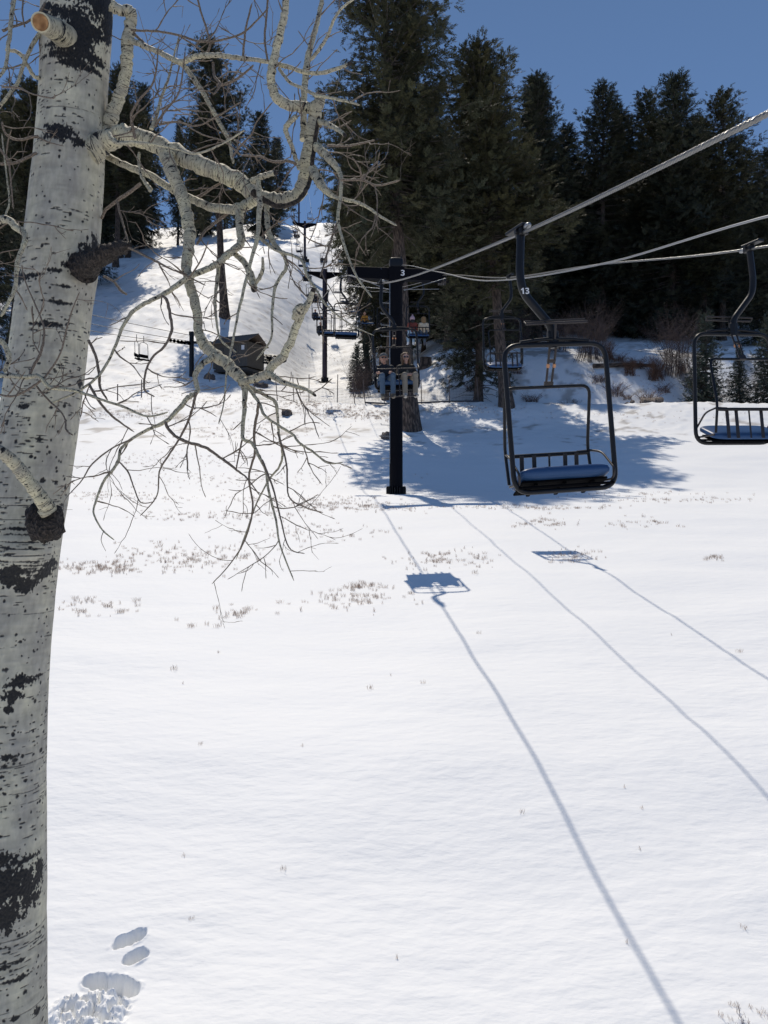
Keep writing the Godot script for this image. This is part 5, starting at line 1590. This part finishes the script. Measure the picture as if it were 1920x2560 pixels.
func build_grass() -> void:
	rng.seed = 313
	var xf: Array[Transform3D] = []
	# stubble in drifts along the slope, as seen in the photograph: x, y, reach across, reach up and down, count
	for q in [[470, 1395, 190, 36, 330], [250, 1420, 110, 16, 200], [600, 1530, 60, 18, 34], [250, 1520, 110, 22, 80], [480, 1560, 60, 10, 30], [820, 1265, 150, 14, 260], [960, 1268, 120, 12, 160], [1110, 1400, 130, 26, 160], [870, 1500, 140, 26, 120], [900, 1470, 60, 14, 60], [1370, 1308, 70, 14, 110], [1600, 1310, 110, 14, 60], [1350, 1270, 250, 6, 180], [1420, 1390, 90, 20, 60], [1790, 1395, 30, 8, 30], [780, 1330, 200, 26, 130], [560, 1290, 260, 14, 190], [620, 1200, 330, 22, 330], [440, 1150, 240, 26, 320], [300, 1240, 150, 14, 170], [1700, 1250, 230, 8, 120], [1600, 1235, 260, 6, 90], [700, 1250, 300, 10, 200], [640, 1690, 500, 60, 10], [1500, 1600, 400, 60, 6],
			[840, 1030, 110, 18, 700], [760, 1010, 90, 12, 400], [950, 1040, 70, 14, 320], [350, 1035, 120, 12, 350], [620, 1080, 200, 28, 420], [820, 900, 110, 34, 420], [380, 980, 200, 40, 420], [1160, 1020, 130, 14, 260], [1560, 1040, 300, 20, 160], [1640, 960, 260, 30, 420], [560, 1010, 120, 16, 220]]:
		for i in q[4]:
			var px: float = q[0] + rng.randfn(0.0, 0.5) * q[2]
			var py: float = q[1] + rng.randfn(0.0, 0.5) * q[3]
			var h := find_ground(px, py)
			if h.x > 900.0: continue
			if nz.get_noise_2d(h.x * 60.0, h.z * 60.0) < -0.12: continue
			var s := rng.randf_range(0.35, 0.85) * (1.0 if -h.z < 44.0 else 1.4)
			xf.append(Transform3D(Basis(Vector3.UP, rng.randf() * TAU) * s, h))
	for i in 12:   # lone stalks nearer by
		var h := find_ground(rng.randf_range(300, 1900), rng.randf_range(1650, 2540))
		if h.x < 900.0: xf.append(Transform3D(Basis(Vector3.UP, rng.randf() * TAU) * 0.35, h))
	for i in 22:   # the tuft in the lower right corner
		var h := find_ground(rng.randf_range(1790, 1930), rng.randf_range(2500, 2600))
		if h.x < 900.0: xf.append(Transform3D(Basis(Vector3.UP, rng.randf() * TAU) * rng.randf_range(0.25, 0.55), h))
	for k in 3:
		var mine: Array[Transform3D] = []
		for i in range(k, xf.size(), 3): mine.append(xf[i])
		var mm := MultiMesh.new()
		mm.transform_format = MultiMesh.TRANSFORM_3D
		mm.mesh = tuft_mesh(50 + k, [6, 10, 14][k], 0.13, [0.05, 0.10, 0.16][k])
		mm.instance_count = mine.size()
		for i in mine.size(): mm.set_instance_transform(i, mine[i])
		var o := MultiMeshInstance3D.new()
		o.name = numbered("dry_grass")
		o.multimesh = mm
		o.material_override = mats.dry_grass
		add_child(o)
		o.set_meta("kind", "stuff")
		tag(o, "sparse brown grass stubble poking through the snow", "grass", "grass stubble")

func find_ground(px: float, py: float) -> Vector3:   # where the line of sight through a place in the photograph meets the snow
	var last := 1e9
	var z := 4.0
	while z < 110.0:
		var p := at(px, py, z)
		if p.y < ground(p.x, z, false):
			var a := z / 1.03
			var b := z
			for i in 8:
				var m := (a + b) * 0.5
				var q := at(px, py, m)
				if q.y < ground(q.x, m, false): b = m
				else: a = m
			var e := at(px, py, b)
			return Vector3(e.x, ground(e.x, b), -b)
		z *= 1.03
	return Vector3(999, 0, 0)

func build_hut() -> void:
	var z := 80.0
	var x := (596.0 - 960.0) / F * z
	var b := Vector3(x, ground(x, z) + 0.15, -z)
	var o := thing("lift_hut", "small grey wooden lift hut with a sloping brown roof, by the great wheel", "hut", b, -0.42)
	var w := 2.0
	var d := 1.5
	var h := 2.75
	# board walls, each board its own piece
	for k in 16:
		var m := MB.new()
		m.box(Vector3(-w + (k + 0.5) * 0.25, h * 0.5 + 0.25, d), Vector3(0.243, h - 0.3, 0.05 + 0.006 * (k % 3)), Basis.IDENTITY, 0.008)
		part("wall_board", m, mats.hut_wall, o)
	for s in [-1.0, 1.0]:
		for k in 12:
			var m := MB.new()
			m.box(Vector3(w * s, h * 0.5 + 0.25 + 0.06 * (11 - k) * 0.12, -d + (k + 0.5) * 0.25), Vector3(0.05 + 0.006 * (k % 3), h - 0.3, 0.243), Basis.IDENTITY, 0.008)
			part("wall_board", m, mats.hut_wall, o)
	var bk := MB.new()
	bk.box(Vector3(0, h * 0.5 + 0.25, -d), Vector3(2 * w, h - 0.3, 0.06))
	part("back_wall", bk, mats.hut_wall, o)
	var fl := MB.new()
	fl.box(Vector3(0, 0.2, 0), Vector3(2 * w - 0.1, 0.2, 2 * d - 0.1))
	part("floor", fl, mats.hut_trim, o)
	for s in [-1.0, 1.0]:
		var rf := MB.new()
		rf.box(Vector3(0, h + 0.56, 0.92 * s), Vector3(2 * w + 0.7, 0.09, 2.2), Basis(Vector3.RIGHT, 0.5 * s), 0.012)
		part("roof", rf, mats.hut_roof, o)
	var dr := MB.new()
	dr.box(Vector3(-1.2, 1.32, d + 0.05), Vector3(0.9, 2.1, 0.05), Basis.IDENTITY, 0.01)
	var door := part("door", dr, mats.hut_trim, o)
	var hd := MB.new()
	hd.superell(Vector3(-0.85, 1.3, d + 0.1), Vector3(0.04, 0.04, 0.04), 1, 1)
	part("handle", hd, mats.galvanised, door)
	for i in 2:
		for j in 2:
			var wn := MB.new()
			wn.box(Vector3(0.30 + i * 0.30, 1.95 - j * 0.5, d + 0.06), Vector3(0.25, 0.44, 0.03))
			part("pane", wn, mats.dark_glass, o)
	var wf := MB.new()
	for y in [1.42, 1.7, 2.2]: wf.box(Vector3(0.45, y - 0.01 if y != 1.7 else 1.70, d + 0.07), Vector3(0.64, 0.04, 0.05))
	for xx in [0.14, 0.45, 0.76]: wf.box(Vector3(xx, 1.7, d + 0.072), Vector3(0.04, 1.0, 0.046))
	part("window_frame", wf, mats.hut_wall, o)
	var nt := MB.new()
	nt.box(Vector3(1.55, 2.25, d + 0.06), Vector3(0.34, 0.44, 0.02))
	part("notice", nt, mats.white_paint, o)
	# the great wheel behind
	var wz := 82.0
	var wx := (672.0 - 960.0) / F * wz
	var wl := thing("bullwheel", "large dark spoked wheel lying flat at the right of the hut", "lift wheel", Vector3(wx, ground(wx, wz) + 2.1, -wz), 0.2)
	wl.rotation.x = 0.42
	var rim := MB.new()
	var rp := []
	for k in 49: rp.append(Vector3(cos(TAU * k / 48) * 1.7, 0, sin(TAU * k / 48) * 1.7))
	rim.pipe(rp, 0.12, 8)
	part("rim", rim, mats.black_steel, wl)
	var hub := MB.new()
	hub.rod(Vector3(0, -0.35, 0), Vector3(0, 0.35, 0), 0.28, -1, 16)
	hub.rod(Vector3(0, -2.2, 0.9), Vector3(0, -0.3, 0), 0.22, -1, 12)
	part("hub", hub, mats.black_steel, wl)
	for k in 10:
		var sp := MB.new()
		var a := TAU * k / 10
		sp.box(Vector3(cos(a) * 0.95, 0, sin(a) * 0.95), Vector3(1.5, 0.16, 0.22), Basis(Vector3.UP, -a), 0.01)
		part("spoke", sp, mats.black_steel, wl)
	# the other lift on the left
	var pz := 78.0
	var px := (478.0 - 960.0) / F * pz
	var pb := Vector3(px, ground(px, pz) - 0.1, -pz)
	var p := thing("lift_pole", "black pole with small sheaves left of the hut, start of a second lift", "lift tower", pb)
	var c := MB.new()
	c.rod(Vector3(0, 0, 0), Vector3(0, 4.3, 0), 0.24, 0.22, 16)
	c.box(Vector3(0, 4.3, 0), Vector3(0.44, 0.4, 0.44), Basis.IDENTITY, 0.03)
	part("column", c, mats.black_steel, p)
	c = MB.new()
	c.box(Vector3(0.3, 3.45, 0), Vector3(3.3, 0.22, 0.22), Basis.IDENTITY, 0.02)
	part("cross_arm", c, mats.black_steel, p)
	for k in 6:
		c = MB.new()
		wheel(c, Vector3(0, 0, 0), 0.17, 0.1)
		for i in c.v.size(): c.v[i] = Vector3(c.v[i].z, c.v[i].y, c.v[i].x)
		for i in c.n.size(): c.n[i] = Vector3(c.n[i].z, c.n[i].y, c.n[i].x)
		var so := part("sheave", c, mats.black_steel, p)
		so.position = Vector3(-2.0 + k * 0.36, 3.62 - 0.06 * k, 0.2)
		pass
	var side := [["upper cable of the second lift running left from the pole", 838, 765], ["middle cable of the second lift running left from the pole", 853, 788], ["lower cable of the second lift running left from the pole", 862, 806]]
	for q in side:
		c = MB.new()
		var cp := PackedVector3Array()
		var cr := PackedFloat32Array()
		for k in 26:
			var t := k / 25.0
			var e := at(lerpf(478, -330, t), lerpf(q[1], q[1] + (q[2] - q[1]) * 3.1, t) + 22.0 * sin(t * PI), lerpf(78, 66, t))
			cp.append(e)
			cr.append(0.028)
		c.tube(cp, cr, 6)
		tag(part("lift_cable", c, mats.black_steel, self), q[0], "cable", "cables of the second lift")
	var sl := ["small hanging chair of the second lift, right one of a pair", "small hanging chair of the second lift, left one of a pair"]
	for k in 2:
		var ch := thing("small_lift_chair", sl[k], "chairlift chair", at([358, 340][k], [842, 838][k], [72.0, 70.0][k]), [0.9, 1.5][k], "chairs of the second lift")
		var m := MB.new()
		m.pipe([Vector3(0, 0.1, 0), Vector3(0, -0.5, 0)], 0.03, 6)
		for s in [-1.0, 1.0]: m.pipe(fillet([Vector3(0, -0.45, 0), Vector3(0.42 * s, -0.6, 0), Vector3(0.45 * s, -2.05, 0.05), Vector3(0.42 * s, -2.1, 0.42)], 0.15), 0.026, 6)
		part("frame", m, mats.black_steel, ch)
		m = MB.new()
		m.box(Vector3(0, -2.08, 0.22), Vector3(0.95, 0.06, 0.45), Basis.IDENTITY, 0.01)
		part("seat", m, mats.seat_shell, ch)
		m = MB.new()
		m.box(Vector3(0, -1.72, -0.02), Vector3(0.95, 0.30, 0.05), Basis.IDENTITY, 0.01)
		part("backrest", m, mats.seat_shell, ch)

func build_fence() -> void:
	var posts := [[640, 59.5], [694, 58.9], [735, 58.6], [772, 58.3], [843, 57.8], [888, 57.5], [914, 57.1], [960, 56.9], [1055, 56.6], [1124, 56.4], [1197, 56.1]]
	var o := thing("wire_fence", "low fence of thin leaning posts and dark wire netting across the run below the hut", "fence", Vector3.ZERO)
	var tops := []
	for q in posts:
		var x: float = (q[0] - 960.0) / F * q[1]
		var b := Vector3(x, ground(x, q[1]), -q[1])
		var lean := Vector3(rng.randf_range(-0.12, 0.06), 0, rng.randf_range(-0.05, 0.05))
		var m := MB.new()
		var h := rng.randf_range(1.6, 2.1)
		m.rod(b - Vector3(0, 0.3, 0), b + Vector3(0, h, 0) + lean * h, 0.036, 0.03, 7)
		part("post", m, mats.post_wood, o)
		tops.append([b, b + (Vector3(0, 1.0, 0) + lean)])
	var m := MB.new()
	for i in tops.size() - 1:
		var a: Array = tops[i]
		var b: Array = tops[i + 1]
		var n := int((b[0] as Vector3).distance_to(a[0]) / 0.10)
		for k in n + 1:
			var t := float(k) / n
			m.tube(PackedVector3Array([(a[0] as Vector3).lerp(b[0], t) + Vector3(0, 0.02, 0), (a[1] as Vector3).lerp(b[1], t)]), PackedFloat32Array([0.0055, 0.0055]), 3, false)
		for k in 10:
			var t := 0.04 + k / 9.5
			m.tube(PackedVector3Array([(a[0] as Vector3).lerp(a[1], t), (b[0] as Vector3).lerp(b[1], t)]), PackedFloat32Array([0.0065, 0.0065]), 3, false)
	part("netting", m, mats.netting, o, true)
	m = MB.new()
	for i in range(6, tops.size() - 1): m.rod((tops[i][0] as Vector3) + Vector3(0, 0.08, 0.05), (tops[i + 1][0] as Vector3) + Vector3(0, 0.08, 0.05), 0.06, -1, 6)
	part("bottom_rail", m, mats.netting, o)
	var pl := ["thin marker post on the snow left of the hut, taller of two", "thin marker post on the snow left of the hut, shorter of two"]
	for k in 2:
		var z: float = [66.0, 62.0][k]
		var x: float = ([353.0, 293.0][k] - 960.0) / F * z
		var pm := MB.new()
		pm.rod(Vector3(0, -0.2, 0), Vector3(0, [1.5, 1.3][k], 0), 0.05, 0.045, 8)
		var po := part("marker_post", pm, mats.post_wood, self)
		po.position = Vector3(x, ground(x, z), -z)
		tag(po, pl[k], "post")

func _ready() -> void:
	var cam := Camera3D.new()
	cam.name = "camera"
	cam.position = Vector3(0, CAM, 0)
	cam.keep_aspect = Camera3D.KEEP_HEIGHT
	cam.fov = rad_to_deg(2.0 * atan(1280.0 / F))
	cam.rotation.x = atan((HZ - 1280.0) / F)
	cam.near = 0.1
	cam.far = 3000.0
	add_child(cam)
	var we := WorldEnvironment.new()
	we.name = "daylight"
	var env := Environment.new()
	var sky := ProceduralSkyMaterial.new()
	sky.sky_top_color = Color8(70, 92, 128)
	sky.sky_horizon_color = Color8(112, 151, 206)
	sky.sky_curve = 0.5
	sky.ground_bottom_color = Color8(150, 155, 165)
	sky.ground_horizon_color = Color8(170, 180, 195)
	sky.sun_angle_max = 1.0
	env.background_mode = Environment.BG_SKY
	env.sky = Sky.new()
	env.sky.sky_material = sky
	env.tonemap_mode = Environment.TONE_MAPPER_LINEAR
	env.tonemap_exposure = 1.0
	env.sdfgi_enabled = true
	env.ssao_enabled = true
	env.ssil_enabled = true
	we.environment = env
	add_child(we)
	var sun := DirectionalLight3D.new()
	sun.name = "sun"
	sun.light_color = Color(1.0, 0.962, 0.902)
	sun.light_energy = 1.1
	sun.light_angular_distance = 0.55
	sun.shadow_enabled = true
	sun.sky_mode = DirectionalLight3D.SKY_MODE_LIGHT_ONLY
	add_child(sun)
	sun.look_at_from_position(Vector3.ZERO, Vector3(0.15, -1.0, 0.616))
	var t0 := Time.get_ticks_msec()
	rng.seed = 7
	build_mats()
	print("textures ", Time.get_ticks_msec() - t0)
	build_ground()
	print("ground ", Time.get_ticks_msec() - t0)
	build_sprays()
	build_trees()
	print("trees ", Time.get_ticks_msec() - t0)
	build_hut()
	build_towers()
	build_ropes()
	build_chairs()
	print("lift ", Time.get_ticks_msec() - t0)
	build_people()
	print("people ", Time.get_ticks_msec() - t0)
	build_aspen()
	print("aspen ", Time.get_ticks_msec() - t0)
	build_fence()
	build_shrubs()
	build_grass()
	print("done ", Time.get_ticks_msec() - t0)
